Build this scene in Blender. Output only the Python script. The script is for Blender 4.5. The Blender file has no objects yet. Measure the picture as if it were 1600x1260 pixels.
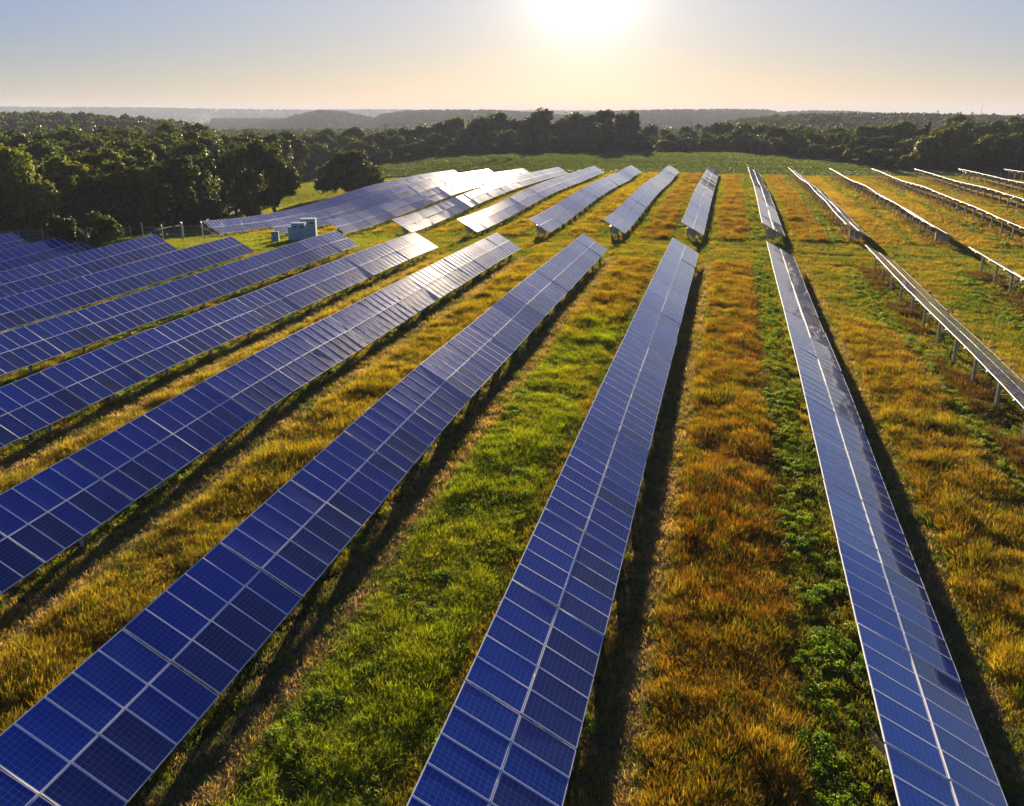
import bpy, bmesh, math, random
import numpy as np
from mathutils import Vector, Matrix, Euler

# ------------------------------------------------------------------ camera, sky, sun, exposure
S = bpy.context.scene
C = S.collection
R = math.radians
rng = np.random.default_rng(7)
random.seed(7)

FPX, VH, UVP = 1366.0, 177.1, 1147.5          # focal length (1600 px wide), horizon row, row vanishing column
PITCH = math.atan((630 - VH) / FPX)
YAW = math.atan((UVP - 800) * math.cos(PITCH) / FPX)
CAMZ = 16.0
cd = bpy.data.cameras.new("camera")
cam = bpy.data.objects.new("camera", cd)
C.objects.link(cam)
cam.location = (0, 0, CAMZ)
cam.rotation_euler = (math.pi / 2 - PITCH, 0, YAW)
cd.sensor_fit = 'HORIZONTAL'
cd.sensor_width = 36.0
cd.lens = FPX / 1600 * 36
cd.clip_start = 0.5
cd.clip_end = 30000
S.camera = cam

SUN_EL, SUN_AZ = R(7.7), R(-9.2)              # azimuth from +Y, positive to the right
SDIR = Vector((math.sin(SUN_AZ) * math.cos(SUN_EL), math.cos(SUN_AZ) * math.cos(SUN_EL), math.sin(SUN_EL)))
W = bpy.data.worlds.new("World")
S.world = W
W.use_nodes = True
nt = W.node_tree
for n in list(nt.nodes): nt.nodes.remove(n)
out = nt.nodes.new('ShaderNodeOutputWorld')
bg = nt.nodes.new('ShaderNodeBackground')
sky = nt.nodes.new('ShaderNodeTexSky')
sky.sky_type = 'NISHITA'
sky.sun_disc = False
sky.sun_elevation = SUN_EL
sky.sun_rotation = SUN_AZ
sky.altitude = 200
sky.air_density = 1.0
sky.dust_density = 0.7
sky.ozone_density = 5.0
bg.inputs['Strength'].default_value = 0.1
EXPO = 2.1
tc = nt.nodes.new('ShaderNodeTexCoord')
def wmath(op, x, y=None, clamp=False):
    n = nt.nodes.new('ShaderNodeMath'); n.operation = op; n.use_clamp = clamp
    for i, q in enumerate((x, y)):
        if q is None: continue
        if isinstance(q, (int, float)): n.inputs[i].default_value = q
        else: nt.links.new(q, n.inputs[i])
    return n.outputs[0]
dot = nt.nodes.new('ShaderNodeVectorMath'); dot.operation = 'DOT_PRODUCT'
dot.inputs[1].default_value = SDIR
nt.links.new(tc.outputs['Generated'], dot.inputs[0])
wx = nt.nodes.new('ShaderNodeSeparateXYZ'); nt.links.new(tc.outputs['Generated'], wx.inputs[0])
lowband = wmath('EXPONENT', wmath('DIVIDE', wmath('MAXIMUM', wx.outputs['Z'], 0.0), -0.08))      # dust near the horizon
sp = nt.nodes.new('ShaderNodeSeparateColor'); nt.links.new(sky.outputs['Color'], sp.inputs[0])
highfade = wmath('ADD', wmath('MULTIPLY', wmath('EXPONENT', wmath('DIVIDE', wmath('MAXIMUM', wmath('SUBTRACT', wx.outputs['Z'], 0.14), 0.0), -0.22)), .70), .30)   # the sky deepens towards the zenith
cmb = nt.nodes.new('ShaderNodeCombineColor')
for i, (g_, k_, e_) in enumerate(((.36, .104, 1.26), (.20, .214, .54), (.0, .72, -.86))):       # film-like response of the sky, per channel
    v = wmath('POWER', wmath('MAXIMUM', sp.outputs[i], 1e-3), g_)
    v = wmath('MULTIPLY', v, k_ / (0.1 * 2 ** EXPO))
    v = wmath('MULTIPLY', v, wmath('EXPONENT', wmath('MULTIPLY', lowband, e_)))
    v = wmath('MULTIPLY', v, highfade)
    if i == 2: v = wmath('MULTIPLY', v, wmath('SUBTRACT', 1.0, wmath('MULTIPLY', wmath('POWER', wmath('MAXIMUM', dot.outputs['Value'], 0.0), 6.0), .14)))   # less blue towards the sun
    nt.links.new(v, cmb.inputs[i])
prev = cmb.outputs[0]
for power, amp, col in ((900, .8 / (0.1 * 2 ** EXPO), (1.0, 0.95, 0.84)), (200, .30 / (0.1 * 2 ** EXPO), (1.0, 0.90, 0.70)), (50, .08 / (0.1 * 2 ** EXPO), (1.0, 0.90, 0.66)), (11, .10 / (0.1 * 2 ** EXPO), (1.0, 0.84, 0.62)), (4.5, .25 / (0.1 * 2 ** EXPO), (1.0, 0.78, 0.58))):
    mx = nt.nodes.new('ShaderNodeMath'); mx.operation = 'MAXIMUM'; mx.inputs[1].default_value = 0
    pw = nt.nodes.new('ShaderNodeMath'); pw.operation = 'POWER'; pw.inputs[1].default_value = power
    vm = nt.nodes.new('ShaderNodeVectorMath'); vm.operation = 'SCALE'; vm.inputs[0].default_value = [c * amp for c in col]
    ad = nt.nodes.new('ShaderNodeVectorMath'); ad.operation = 'ADD'
    nt.links.new(dot.outputs['Value'], mx.inputs[0]); nt.links.new(mx.outputs[0], pw.inputs[0])
    nt.links.new(pw.outputs[0], vm.inputs['Scale']); nt.links.new(vm.outputs[0], ad.inputs[0])
    nt.links.new(prev, ad.inputs[1]); prev = ad.outputs[0]
nt.links.new(prev, bg.inputs['Color'])
nt.links.new(bg.outputs[0], out.inputs['Surface'])

sl = bpy.data.lights.new("sun", 'SUN')
sl.energy = 5.0
sl.angle = R(0.5)
sl.color = (1.0, 0.80, 0.52)
so = bpy.data.objects.new("sun", sl)
C.objects.link(so)
so.rotation_euler = SDIR.to_track_quat('Z', 'Y').to_euler()

S.view_settings.view_transform = 'Standard'
S.view_settings.look = 'None'
S.view_settings.gamma = 1
S.view_settings.exposure = EXPO
S.render.engine = 'CYCLES'
S.cycles.use_denoising = True
try: S.cycles.denoiser = 'OPENIMAGEDENOISE'
except Exception: pass
S.cycles.max_bounces = 6
S.cycles.diffuse_bounces = 2
S.cycles.glossy_bounces = 3
S.cycles.transmission_bounces = 3
S.cycles.transparent_max_bounces = 4
S.cycles.volume_bounces = 0
S.cycles.caustics_reflective = False
S.cycles.caustics_refractive = False
S.cycles.sample_clamp_indirect = 4

# ------------------------------------------------------------------ material helpers
def new_mat(name):
    m = bpy.data.materials.new(name)
    m.use_nodes = True
    t = m.node_tree
    for n in list(t.nodes): t.nodes.remove(n)
    o = t.nodes.new('ShaderNodeOutputMaterial')
    return m, t, o

def N(t, kind, **kw):
    n = t.nodes.new(kind)
    for k, v in kw.items(): setattr(n, k, v)
    return n

def math_node(t, op, a, b=None, clamp=False):
    n = t.nodes.new('ShaderNodeMath'); n.operation = op; n.use_clamp = clamp
    for i, x in enumerate((a, b)):
        if x is None: continue
        if isinstance(x, (int, float)): n.inputs[i].default_value = x
        else: t.links.new(x, n.inputs[i])
    return n.outputs[0]

def mixc(t, fac, a, b, mode='MIX'):
    n = t.nodes.new('ShaderNodeMix'); n.data_type = 'RGBA'; n.blend_type = mode
    for i, x in ((0, fac), (6, a), (7, b)):
        if isinstance(x, (int, float)): n.inputs[i].default_value = x
        elif isinstance(x, (tuple, list)): n.inputs[i].default_value = (*x[:3], 1)
        else: t.links.new(x, n.inputs[i])
    return n.outputs[2]

def simple_mat(name, col, rough=0.6, metallic=0.0, noise=0.0, nscale=3.0, coord='Object'):
    m, t, o = new_mat(name)
    p = N(t, 'ShaderNodeBsdfPrincipled')
    p.inputs['Roughness'].default_value = rough
    p.inputs['Metallic'].default_value = metallic
    if noise:
        tcn = N(t, 'ShaderNodeTexCoord'); nz = N(t, 'ShaderNodeTexNoise')
        nz.inputs['Scale'].default_value = nscale; nz.inputs['Detail'].default_value = 5
        t.links.new(tcn.outputs[coord], nz.inputs['Vector'])
        c = mixc(t, nz.outputs['Fac'], tuple(x * (1 - noise) for x in col), tuple(min(1, x * (1 + noise)) for x in col))
        t.links.new(c, p.inputs['Base Color'])
    else:
        p.inputs['Base Color'].default_value = (*col, 1)
    t.links.new(p.outputs[0], o.inputs['Surface'])
    return m

# ------------------------------------------------------------------ object helpers
def link_mesh(name, verts, faces, mats, parent=None, mat_idx=None, smooth=False):
    me = bpy.data.meshes.new(name)
    me.from_pydata([tuple(v) for v in verts], [], faces)
    for m in (mats if isinstance(mats, (list, tuple)) else [mats]): me.materials.append(m)
    if mat_idx is not None: me.polygons.foreach_set('material_index', np.array(mat_idx, dtype=np.int32))
    if smooth: me.polygons.foreach_set('use_smooth', np.ones(len(me.polygons), dtype=bool))
    me.update()
    o = bpy.data.objects.new(name, me)
    C.objects.link(o)
    if parent: o.parent = parent
    return o

def obj_of(name, me, parent=None, loc=None, rot=None):
    o = bpy.data.objects.new(name, me)
    C.objects.link(o)
    if parent: o.parent = parent
    if loc is not None: o.location = loc
    if rot is not None: o.rotation_euler = rot
    return o

def tag(o, label, cat, group=None, kind=None):
    o['label'] = label; o['category'] = cat
    if group: o['group'] = group
    if kind: o['kind'] = kind
    return o

def empty(name, loc, rz=0, label=None, cat=None, group=None):
    o = bpy.data.objects.new(name, None)
    o.empty_display_size = 0.2
    C.objects.link(o)
    o.location = loc; o.rotation_euler = (0, 0, rz)
    if label: tag(o, label, cat, group)
    return o

class MB:
    def __init__(s): s.v = []; s.f = []
    def box(s, c, d, rot=None):
        b = len(s.v)
        for z in (-.5, .5):
            for x, y in ((-.5, -.5), (.5, -.5), (.5, .5), (-.5, .5)):
                p = Vector((x * d[0], y * d[1], z * d[2]))
                if rot is not None: p = rot @ p
                s.v.append(tuple(p + Vector(c)))
        s.f += [[b + i for i in q] for q in ((3, 2, 1, 0), (4, 5, 6, 7), (0, 1, 5, 4), (1, 2, 6, 5), (2, 3, 7, 6), (3, 0, 4, 7))]
        return s
    def tube(s, path, rad, n=6, cap=True):
        b = len(s.v); P = [Vector(p) for p in path]
        if not hasattr(rad, '__len__'): rad = [rad] * len(P)
        for i, p in enumerate(P):
            d = (P[min(i + 1, len(P) - 1)] - P[max(i - 1, 0)]).normalized()
            a = d.orthogonal().normalized() if abs(d.z) < .95 else d.cross(Vector((0, 1, 0))).normalized()
            e = d.cross(a)
            for k in range(n):
                t = 2 * math.pi * k / n
                s.v.append(tuple(p + (a * math.cos(t) + e * math.sin(t)) * rad[i]))
        for i in range(len(P) - 1):
            for k in range(n):
                k2 = (k + 1) % n
                s.f.append([b + i * n + k, b + i * n + k2, b + (i + 1) * n + k2, b + (i + 1) * n + k])
        if cap:
            s.f.append([b + k for k in range(n)][::-1]); s.f.append([b + (len(P) - 1) * n + k for k in range(n)])
        return s
    def build(s, name, m, parent=None, smooth=False):
        return link_mesh(name, s.v, s.f, m, parent, smooth=smooth)

def pix_dir(u):
    """azimuth (from +Y, right positive) of a column at the horizon"""
    return math.atan((u - 800) * math.cos(PITCH) / FPX) - YAW
def at(u, D):
    a = pix_dir(u)
    return math.sin(a) * D, math.cos(a) * D
def atv(u, v, D):
    """ground-plan position, D metres away, of what is seen at column u, row v"""
    a = math.atan2(u - 800.0, FPX * math.cos(PITCH) + (630.0 - v) * math.sin(PITCH)) - YAW
    return math.sin(a) * D, math.cos(a) * D
def height_at(u, v, D):
    """world height of what is seen at column u, row v, horizontal distance D"""
    x, y = u - 800.0, 630.0 - v
    fw = FPX * math.cos(PITCH) + y * math.sin(PITCH)
    up = y * math.cos(PITCH) - FPX * math.sin(PITCH)
    return CAMZ + up / math.hypot(x, fw) * D

# ------------------------------------------------------------------ terrain
PTS = [(24.7,97.6,.38),(24.7,81,.25),(14.6,98.6,.15),(14.6,75.5,.05),(14.6,64.4,.15),(14.6,52.6,.2),(14.6,44.5,.1),(-15.7,99.6,.5),(-15.7,65.2,.58),(-15.7,44.1,.5),(-15.7,39.1,.36),(-15.7,34,.2),(-15.7,29,0),(-15.7,23.9,-.15),(-15.7,18.9,-.34),(-15.7,13.8,-.4),(-25.8,100,.23),(-25.8,69.1,.36),(-25.8,55,.31),(-25.8,44,.34),(-25.8,34.6,.13),(-25.8,29.5,-.03),(-25.8,24.8,-.13),(-35.9,100,0),(-35.9,70.5,.14),(-35.9,50.2,.12),(-35.9,35.8,0),(-46,100.6,-.07),(-46,80.2,-.19),(-46,65.7,-.35),(-46,50.5,-.4),(-56.1,92.4,-.18),(-56.1,71.5,-.42),(-56.1,61,-.61),(-66.2,92.9,-.26),(-66.2,80.6,-.53),(-66.2,68.5,-.76),(-76.3,92.8,-.32),(-76.3,79.5,-.7),(-86.4,93.3,-.68),(-5.6,119,.05),(-5.6,244,.3),(-15.7,117.4,.17),(-15.7,225.3,.67),(-15.7,242.5,.4),(-25.8,117.1,-.07),(-25.8,214.8,.06),(-25.8,243.6,.24),(-35.9,117.1,-.33),(-35.9,214.8,.2),(-35.9,244.5,-.1),(-46,118.1,-.94),(-46,244.7,-.6),(-56.1,118.3,-1.3),(-56.1,139.8,-1.15),(-56.1,245.4,-1.1),(-66.2,119.1,-1.72),(-66.2,133.5,-2.12),(-66.2,163.5,-1.28),(-66.2,244.5,-1.38),(-76.3,119.4,-1.98),(-76.3,135.2,-2.89),(-76.3,147.3,-3.08),(-76.3,161.4,-2.71),(-76.3,181,-1.74),(-76.3,203.7,-1.4),(-76.3,246.7,-1.86),(14.6,114,.44),(14.6,146.5,.8),(14.6,179.1,.94),(14.6,243.8,.2),(24.7,113.9,.36),(24.7,131.7,.4),(24.7,159.8,.42),(24.7,195.7,.3),(24.7,243.7,.16),(34.8,117.5,.43),(34.8,143.8,.7),(34.8,177,.75),(34.8,241.4,.3),(44.9,154.1,.77),(44.9,194.9,.4),(44.9,241.8,.29),(55,190.7,.8),(55,240.9,.48),(65.1,227.1,.8),(65.1,240.1,.6),
 (4.5,117.2,.3),(4.5,244,.2),(-5.6,100,.35),(-5.6,55,.2),(-5.6,44,.2),(-5.6,33.7,0),(-5.6,23.4,-.2),(-5.6,14,-.35),(4.5,99,.3),(4.5,57,.3),(4.5,48,.25),(4.5,33,-.1),(4.5,18,-.3),
 (0,2,-.5),(-60,15,-1.2),(40,15,-.2),(60,60,.4),(80,130,.8),(90,230,.9),(80,280,.5),(60,290,.3),(-95,60,-1.6),(-100,100,-1.6),(-90,118,-2.4),(-105,125,-4.5),(-95,150,-4.2),(-105,190,-5),(-90,200,-2.8),(-98,215,-2.6),(-125,165,-7.5),(-150,200,-9.5),(-190,240,-12),(-120,270,-3),(-122,330,-1),(-107,350,-.4),(-60,370,.2),(-10,390,.6),(-10,320,.8),(30,370,.5),(-200,330,-13),(-140,380,-5),(-60,440,-3),(20,450,-2),(120,330,-2),(110,420,-6),(-30,520,-7),(-160,470,-11),(60,540,-9)]
PT = np.array(PTS)
def tps_k(d2): return 0.5 * d2 * np.log(np.maximum(d2, 1e-9))
def _fit():
    xy = PT[:, :2] / 100; n = len(xy)
    d2 = ((xy[:, None] - xy[None]) ** 2).sum(-1)
    A = np.zeros((n + 3, n + 3)); A[:n, :n] = tps_k(d2) + np.eye(n) * 0.004
    A[:n, n] = 1; A[:n, n + 1:] = xy; A[n, :n] = 1; A[n + 1:, :n] = xy.T
    return np.linalg.solve(A, np.concatenate([PT[:, 2], np.zeros(3)])), xy
TW, TXY = _fit()
def sstep(a, b, x):
    t = np.clip((x - a) / (b - a), 0, 1)
    return t * t * (3 - 2 * t)
def near_h(x, y):
    x = np.clip(np.asarray(x, float), -230, 150) / 100; y = np.clip(np.asarray(y, float), -20, 560) / 100
    z = TW[-3] + TW[-2] * x + TW[-1] * y
    for w, (a, b) in zip(TW[:-3], TXY):
        z = z + w * tps_k((x - a) ** 2 + (y - b) ** 2)
    return z
HILLS = [  # (distance, half depth, tree height on it, crest profile [column, row])
 (680, 190, 13, [(-400,172),(-60,173),(60,173),(130,174),(180,177),(230,180),(280,187),(330,202),(420,225)]),
 (2300, 500, 9, [(330,205),(395,203),(425,193),(460,182),(505,172.5),(540,176),(583,186),(602,179),(640,174),(700,173),(760,173),(820,176),(900,182)]),
 (2700, 500, 9, [(820,186),(930,177),(985,173.5),(1060,172.5),(1130,172),(1200,173),(1215,176),(1260,174.5),(1320,175),(1400,179),(1600,183),(1800,183)]),
 (1000, 300, 10, [(1060,205),(1120,196),(1170,188),(1210,183),(1270,180.5),(1330,180),(1420,179),(1500,182),(1600,184),(1900,184)]),
 (5300, 650, 6, [(-400,167),(0,167.5),(60,168.5),(200,169),(300,170.5),(400,172),(500,173),(600,172),(700,173),(900,174),(1100,175),(1330,177),(1420,177),(1600,181),(1900,181)]),
]
def far_h(x, y):
    x = np.asarray(x, float); y = np.asarray(y, float)
    D = np.hypot(x, y) + 1e-6
    dl = np.clip(np.arctan2(x, y) + YAW, -1.2, 1.2)
    u = 800 + FPX * np.tan(dl) / math.cos(PITCH)
    z = -16 - 16 * sstep(400, 1500, D) - 14 * sstep(1500, 4000, D)
    z = z + 1.5 * np.sin(x * .011 + 1) * np.sin(y * .009)
    for D0, wd, th, prof in HILLS:
        pu = np.array([p[0] for p in prof]); pz = np.array([height_at(a, b, D0) for a, b in prof]) - th
        # profile rows are read at the horizon direction; small-angle
        cz = np.interp(u, pu, pz)
        wob = 1 + .25 * np.sin(u * .021 + D0) + .15 * np.sin(u * .053 + 2 * D0)
        g = np.exp(-((D - D0) / (wd * np.clip(wob, .6, 1.5))) ** 2)
        z = np.maximum(z, z + (cz - z) * g)
    return z
def ground(x, y):
    x = np.asarray(x, float); y = np.asarray(y, float)
    D = np.hypot(x, np.maximum(y, 0))
    b = np.maximum(sstep(360, 560, D), sstep(150, 230, x))
    b = np.maximum(b, sstep(170, 260, -x))
    b = np.maximum(b, sstep(0, 60, -y) * .0)
    return near_h(x, y) * (1 - b) + far_h(x, y) * b
def gz(x, y): return float(ground(np.array([x]), np.array([y]))[0])

# value noise used for zones and colour variation
_tab = rng.random((256, 256))
def vnoise(x, y, s):
    x = np.asarray(x, float) / s; y = np.asarray(y, float) / s
    xi = np.floor(x).astype(int); yi = np.floor(y).astype(int); fx = x - xi; fy = y - yi
    fx = fx * fx * (3 - 2 * fx); fy = fy * fy * (3 - 2 * fy)
    g = lambda a, b: _tab[a & 255, b & 255]
    return (g(xi, yi) * (1 - fx) + g(xi + 1, yi) * fx) * (1 - fy) + (g(xi, yi + 1) * (1 - fx) + g(xi + 1, yi + 1) * fx) * fy
def fbm(x, y, s):
    return (vnoise(x, y, s) + .5 * vnoise(x + 31, y + 17, s / 2) + .25 * vnoise(x + 7, y + 71, s / 4)) / 1.75

# ------------------------------------------------------------------ planting zones between the panel rows
X0, PITCHX = 4.46, 10.1            # high edge of the reference row, row spacing
NEAR_END, FAR0, FAR1 = 99.7, 116.7, 243.9
def row_x(k): return X0 - (k - 2) * PITCHX
def near_end(k): return 92.6 if k >= 8 else NEAR_END
def far_shift(k): return 1.6 if k >= 7 else 0.0
def wood_front(y):  # x of the left wood's edge at a given y
    return np.interp(y, [60, 100, 107, 114, 150, 189, 215, 250, 300, 350], [-112, -104, -100, -95, -101, -108, -117, -133, -153, -172])
def soy_front(x): return np.interp(x, [-150, -100, -70, -40, 0, 70, 140], [252, 251, 252.5, 251, 249.5, 249, 248])
BASE_D = [(430,345),(600,345),(700,358),(850,380),(1000,387),(1130,392),(1170,380),(1250,350),(1330,315),(1400,296),(1480,284),(1600,280),(1800,280),(2600,290)]
def tree_base(u): return np.interp(u, [b[0] for b in BASE_D], [b[1] for b in BASE_D])
def zones(x, y):
    """masks (0..1): tall grass, weeds, track, under panels, soy, inside the plant, soil; plus interval index"""
    x = np.asarray(x, float); y = np.asarray(y, float)
    q = (x - X0) / PITCHX; m = np.floor(q); s = (q - m) * PITCHX
    w = (fbm(x, y, 3.0) - .5) * .9 + (vnoise(x * 1.7, y * 1.7, .6) - .5) * .8
    w2 = (fbm(x + 50, y, 9.0) - .5) * .8
    near = (y < 98.0 + w - 7 * (x < -50)) ; far = (y > 117.5 + w) & (y < 246 + w)
    sec = near | far
    edge = sstep(4.45, 5.0, s + w * .5) * (1 - sstep(8.2, 8.75, s + w * .5))
    tall = edge * sec
    tall = tall * np.where((m == 0) & near & (y > 71 + 3 * np.sin(x * .8) + w * 3), 0, 1)
    tall = tall * np.where(m >= 1, 0, 1)
    tall = tall * np.where(far & (m <= -9), 0, 1) * np.where(far & (m <= -5) & (y < 123), 0, 1)
    weeds = sstep(8.55, 8.85, s + w * .3) * (1 - .3 * sstep(9.9, 10.1, s)) * sec
    weeds = np.where((m <= -2) & near, weeds * .0 + sstep(9.1, 9.4, s) * .35, weeds)
    weeds = np.where(((m >= 0) & near) | ((m >= 1) & far), sstep(7.5, 7.9, s + w) * (1 - sstep(9.3, 9.8, s + w)), weeds)
    weeds = np.where((m < -1) & far, weeds * .25, weeds)
    track = sstep(3.75, 3.95, s + w * .2) * (1 - sstep(4.4, 4.6, s + w * .2)) * near * np.where(m >= 0, .5, 1)
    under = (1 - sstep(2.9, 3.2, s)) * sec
    soy = (y > soy_front(x) + 1)
    return dict(m=m, s=s, w=w, w2=w2, near=near, far=far, tall=tall, weeds=weeds, track=track, under=under, soy=soy, sec=sec)

def tall_colour(x, y, z):
    """colour of the standing grass: rust, gold or green by aisle"""
    m = z['m']; n = fbm(x * 1.3, y * .6, 6.0); n2 = fbm(x + 90, y + 40, 2.0)
    gold = np.array((.31, .235, .020)); rust = np.array((.27, .142, .016)); green = np.array((.24, .38, .010)); olive = np.array((.32, .36, .014)); yel = np.array((.38, .32, .020))
    P = lambda c: c[None, :]
    f = lambda a, b, t: P(a) * (1 - t[:, None]) + P(b) * t[:, None]
    base = f(gold, yel, np.clip(n2 * 1.4 - .2, 0, 1))
    r = f(rust, gold, np.clip((n - .36) * 2.4, 0, 1)); r = r + (P(olive) - r) * np.clip((n2 - .62) * 2.5, 0, .8)[:, None]
    g = f(green, olive, np.clip((n - .35) * 2.5, 0, 1)); gg = f(gold, rust, np.clip(n * 1.4 - .3, 0, 1))
    tg = sstep(56, 68, y + (n - .5) * 25)
    gr = g * (1 - tg[:, None]) + gg * tg[:, None]
    out_ = base
    out_ = np.where((m == -1)[:, None], r, out_)
    out_ = np.where(((m >= 0) & z['near'])[:, None], r * .7 + .3 * (P(olive) * .6 + P(gold) * .4), out_)
    out_ = np.where(((m == -2) & z['near'])[:, None], gr, out_)
    out_ = np.where((z['far'] & (m >= -2))[:, None], f(gold * .85, rust * .9, np.clip(n * 1.2 - .15, 0, 1)), out_)
    return out_

# ------------------------------------------------------------------ ground sheet
def axis(fine_a, fine_b, step, lo, hi, grow):
    a = list(np.arange(fine_a, fine_b + step * .5, step))
    d = step; x = a[-1]; up = []
    while x < hi: d = min(d * grow, 220); x += d; up.append(x)
    d = step; x = a[0]; dn = []
    while x > lo: d = min(d * grow, 220); x -= d; dn.append(x)
    return np.array(dn[::-1] + a + up)
gx = axis(-70, 32, .34, -7500, 7500, 1.09)
gy = axis(9, 122, .40, -500, 9300, 1.035)
GX, GY = np.meshgrid(gx, gy)
fx, fy = GX.ravel(), GY.ravel()
GZ = ground(fx, fy)
near_m = (fy > 0) & (fy < 400) & (np.abs(fx) < 200)
Z = zones(fx, fy)
# small relief: mown swaths, ruts and tussocks
GZ = GZ + near_m * (fbm(fx, fy, .9) - .5) * .10 - Z['track'] * .05
nxg, nyg = len(gx), len(gy)
me = bpy.data.meshes.new("ground")
me.vertices.add(nxg * nyg)
me.vertices.foreach_set('co', np.stack([fx, fy, GZ], 1).astype(np.float32).ravel())
ii, jj = np.meshgrid(np.arange(nxg - 1), np.arange(nyg - 1))
a0 = (jj * nxg + ii).ravel()
quads = np.stack([a0, a0 + 1, a0 + 1 + nxg, a0 + nxg], 1).astype(np.int32)
me.loops.add(quads.size); me.polygons.add(len(quads))
me.loops.foreach_set('vertex_index', quads.ravel())
me.polygons.foreach_set('loop_start', np.arange(0, quads.size, 4, dtype=np.int32))
me.polygons.foreach_set('use_smooth', np.ones(len(quads), dtype=bool))
me.update(calc_edges=True)
# ground colours (what grows or lies there, with shade painted under panels and tufts)
def lerp(a, b, t): return a + (np.asarray(b)[None, :] - a) * t[:, None]
n1 = fbm(fx, fy, 1.6); n2 = fbm(fx + 40, fy + 9, 7.0); n3 = fbm(fx * .25, fy * 3.0, 3.0); n4 = fbm(fx * 3, fy * .22, 3.0)
mown = lerp(np.tile(np.array((.115, .105, .018)), (len(fx), 1)), (.065, .10, .012), np.clip(n2 * 2 - .5, 0, 1))
mown = lerp(mown, (.19, .145, .035), np.clip((n1 - .55) * 3, 0, 1) * .7)
col = mown.copy()
aisle = ~Z['sec'] & (fy < 120) & (fy > 90)
col = np.where(aisle[:, None], lerp(lerp(col, (.15, .12, .022), np.clip((n3 - .45) * 4, 0, 1)), (.05, .055, .012), np.clip((.42 - n3) * 4, 0, 1)), col)
col = np.where(((Z['m'] >= 1) & Z['near'])[:, None], lerp(lerp(col, (.20, .155, .02), np.clip(n4 * 1.6 - .3, 0, 1)), (.09, .12, .014), np.clip((n1 - .5) * 3, 0, 1)), col)
inter = (Z['s'] > 3.0) & (Z['s'] < 4.2) & Z['sec']
col = np.where(inter[:, None], lerp(lerp(col, (.12, .115, .05), np.clip((n1 - .45) * 4, 0, 1) * .8), (.045, .06, .012), np.clip((.45 - n1) * 4, 0, 1)), col)
tc_ = tall_colour(fx, fy, Z)
col = col + (tc_ * .20 - col) * Z['tall'][:, None]  # grass colour darkened on the soil, painting the shade between tufts
col = lerp(col, (.05, .085, .010), Z['weeds'] * .8)
col = lerp(col, (.36, .25, .16), Z['track'] * np.clip((n1 - .25) * 3.5, 0, 1) * .9)
col = lerp(col, (.020, .023, .010), Z['under'] * .9)  # near-black ground painted below the panels to deepen their shadow
D_ = np.hypot(fx, fy)
left = (fx < -90) & (fy < 260)
col = np.where((left & near_m)[:, None], lerp(col, (.115, .15, .012), np.full(len(fx), .75)), col)
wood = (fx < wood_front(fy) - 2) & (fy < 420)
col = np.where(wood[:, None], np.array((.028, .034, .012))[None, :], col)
soyc = lerp(np.tile(np.array((.080, .105, .030)), (len(fx), 1)), (.105, .130, .036), np.clip(fbm(fx * .3, fy * 2.5, 4.0) * 2 - .5, 0, 1))
arc = np.hypot(fx + 103, fy - 300)
tram = ((np.abs(arc - 24) < .9) | (np.abs(arc - 29) < .9) | (np.abs(arc - 47) < .9) | (np.abs(arc - 52) < .9)) & (fx < -62)
soyc = np.where(tram[:, None], soyc * .45, soyc)
col = np.where(Z['soy'][:, None], soyc, col)
strip = np.abs(fy - soy_front(fx)) < 1.4
col = np.where((strip & (np.abs(fx) < 150))[:, None], np.array((.055, .045, .018))[None, :], col)
dl = np.clip(np.arctan2(fx, fy) + YAW, -1.2, 1.2); uu = 800 + FPX * np.tan(dl) / math.cos(PITCH)
behind = (D_ > tree_base(uu) + 3) & (uu > 430) | (D_ > 420)
forest = lerp(np.tile(np.array((.030, .042, .014)), (len(fx), 1)), (.045, .055, .018), fbm(fx, fy, 60))
col = np.where(behind[:, None], forest, col)
valley = (D_ > 3100) & (D_ < 4500)
col = np.where((valley & (fbm(fx, fy * .5, 420) > .52))[:, None], np.array((.21, .20, .10))[None, :], col)
gc = (np.abs(fx + 61) < 5.2) & (np.abs(fy - 117) < 3.6)
col = np.where(gc[:, None], lerp(col, (.27, .23, .17), np.clip(n1 * 1.6, 0, .9)), col)
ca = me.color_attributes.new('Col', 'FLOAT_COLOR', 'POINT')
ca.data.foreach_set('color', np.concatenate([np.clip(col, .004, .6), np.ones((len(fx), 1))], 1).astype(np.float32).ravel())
m, t, o = new_mat('ground_turf')
at_ = N(t, 'ShaderNodeAttribute', attribute_name='Col'); p = N(t, 'ShaderNodeBsdfPrincipled')
gp = N(t, 'ShaderNodeNewGeometry')
nz = N(t, 'ShaderNodeTexNoise'); nz.inputs['Scale'].default_value = 5.0; nz.inputs['Detail'].default_value = 8; nz.inputs['Roughness'].default_value = .7
t.links.new(gp.outputs['Position'], nz.inputs['Vector'])
fac = N(t, 'ShaderNodeMapRange'); fac.inputs[1].default_value = .3; fac.inputs[2].default_value = .7; fac.inputs[3].default_value = .45; fac.inputs[4].default_value = 1.5
t.links.new(nz.outputs['Fac'], fac.inputs[0])
c = N(t, 'ShaderNodeVectorMath', operation='SCALE'); t.links.new(at_.outputs['Color'], c.inputs[0]); t.links.new(fac.outputs[0], c.inputs['Scale'])
t.links.new(c.outputs[0], p.inputs['Base Color'])
p.inputs['Roughness'].default_value = .95; p.inputs['Specular IOR Level'].default_value = .1
bp = N(t, 'ShaderNodeBump'); bp.inputs['Strength'].default_value = .8; bp.inputs['Distance'].default_value = .25
t.links.new(nz.outputs['Fac'], bp.inputs['Height']); t.links.new(bp.outputs[0], p.inputs['Normal'])
t.links.new(p.outputs[0], o.inputs['Surface'])
me.materials.append(m)
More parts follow.
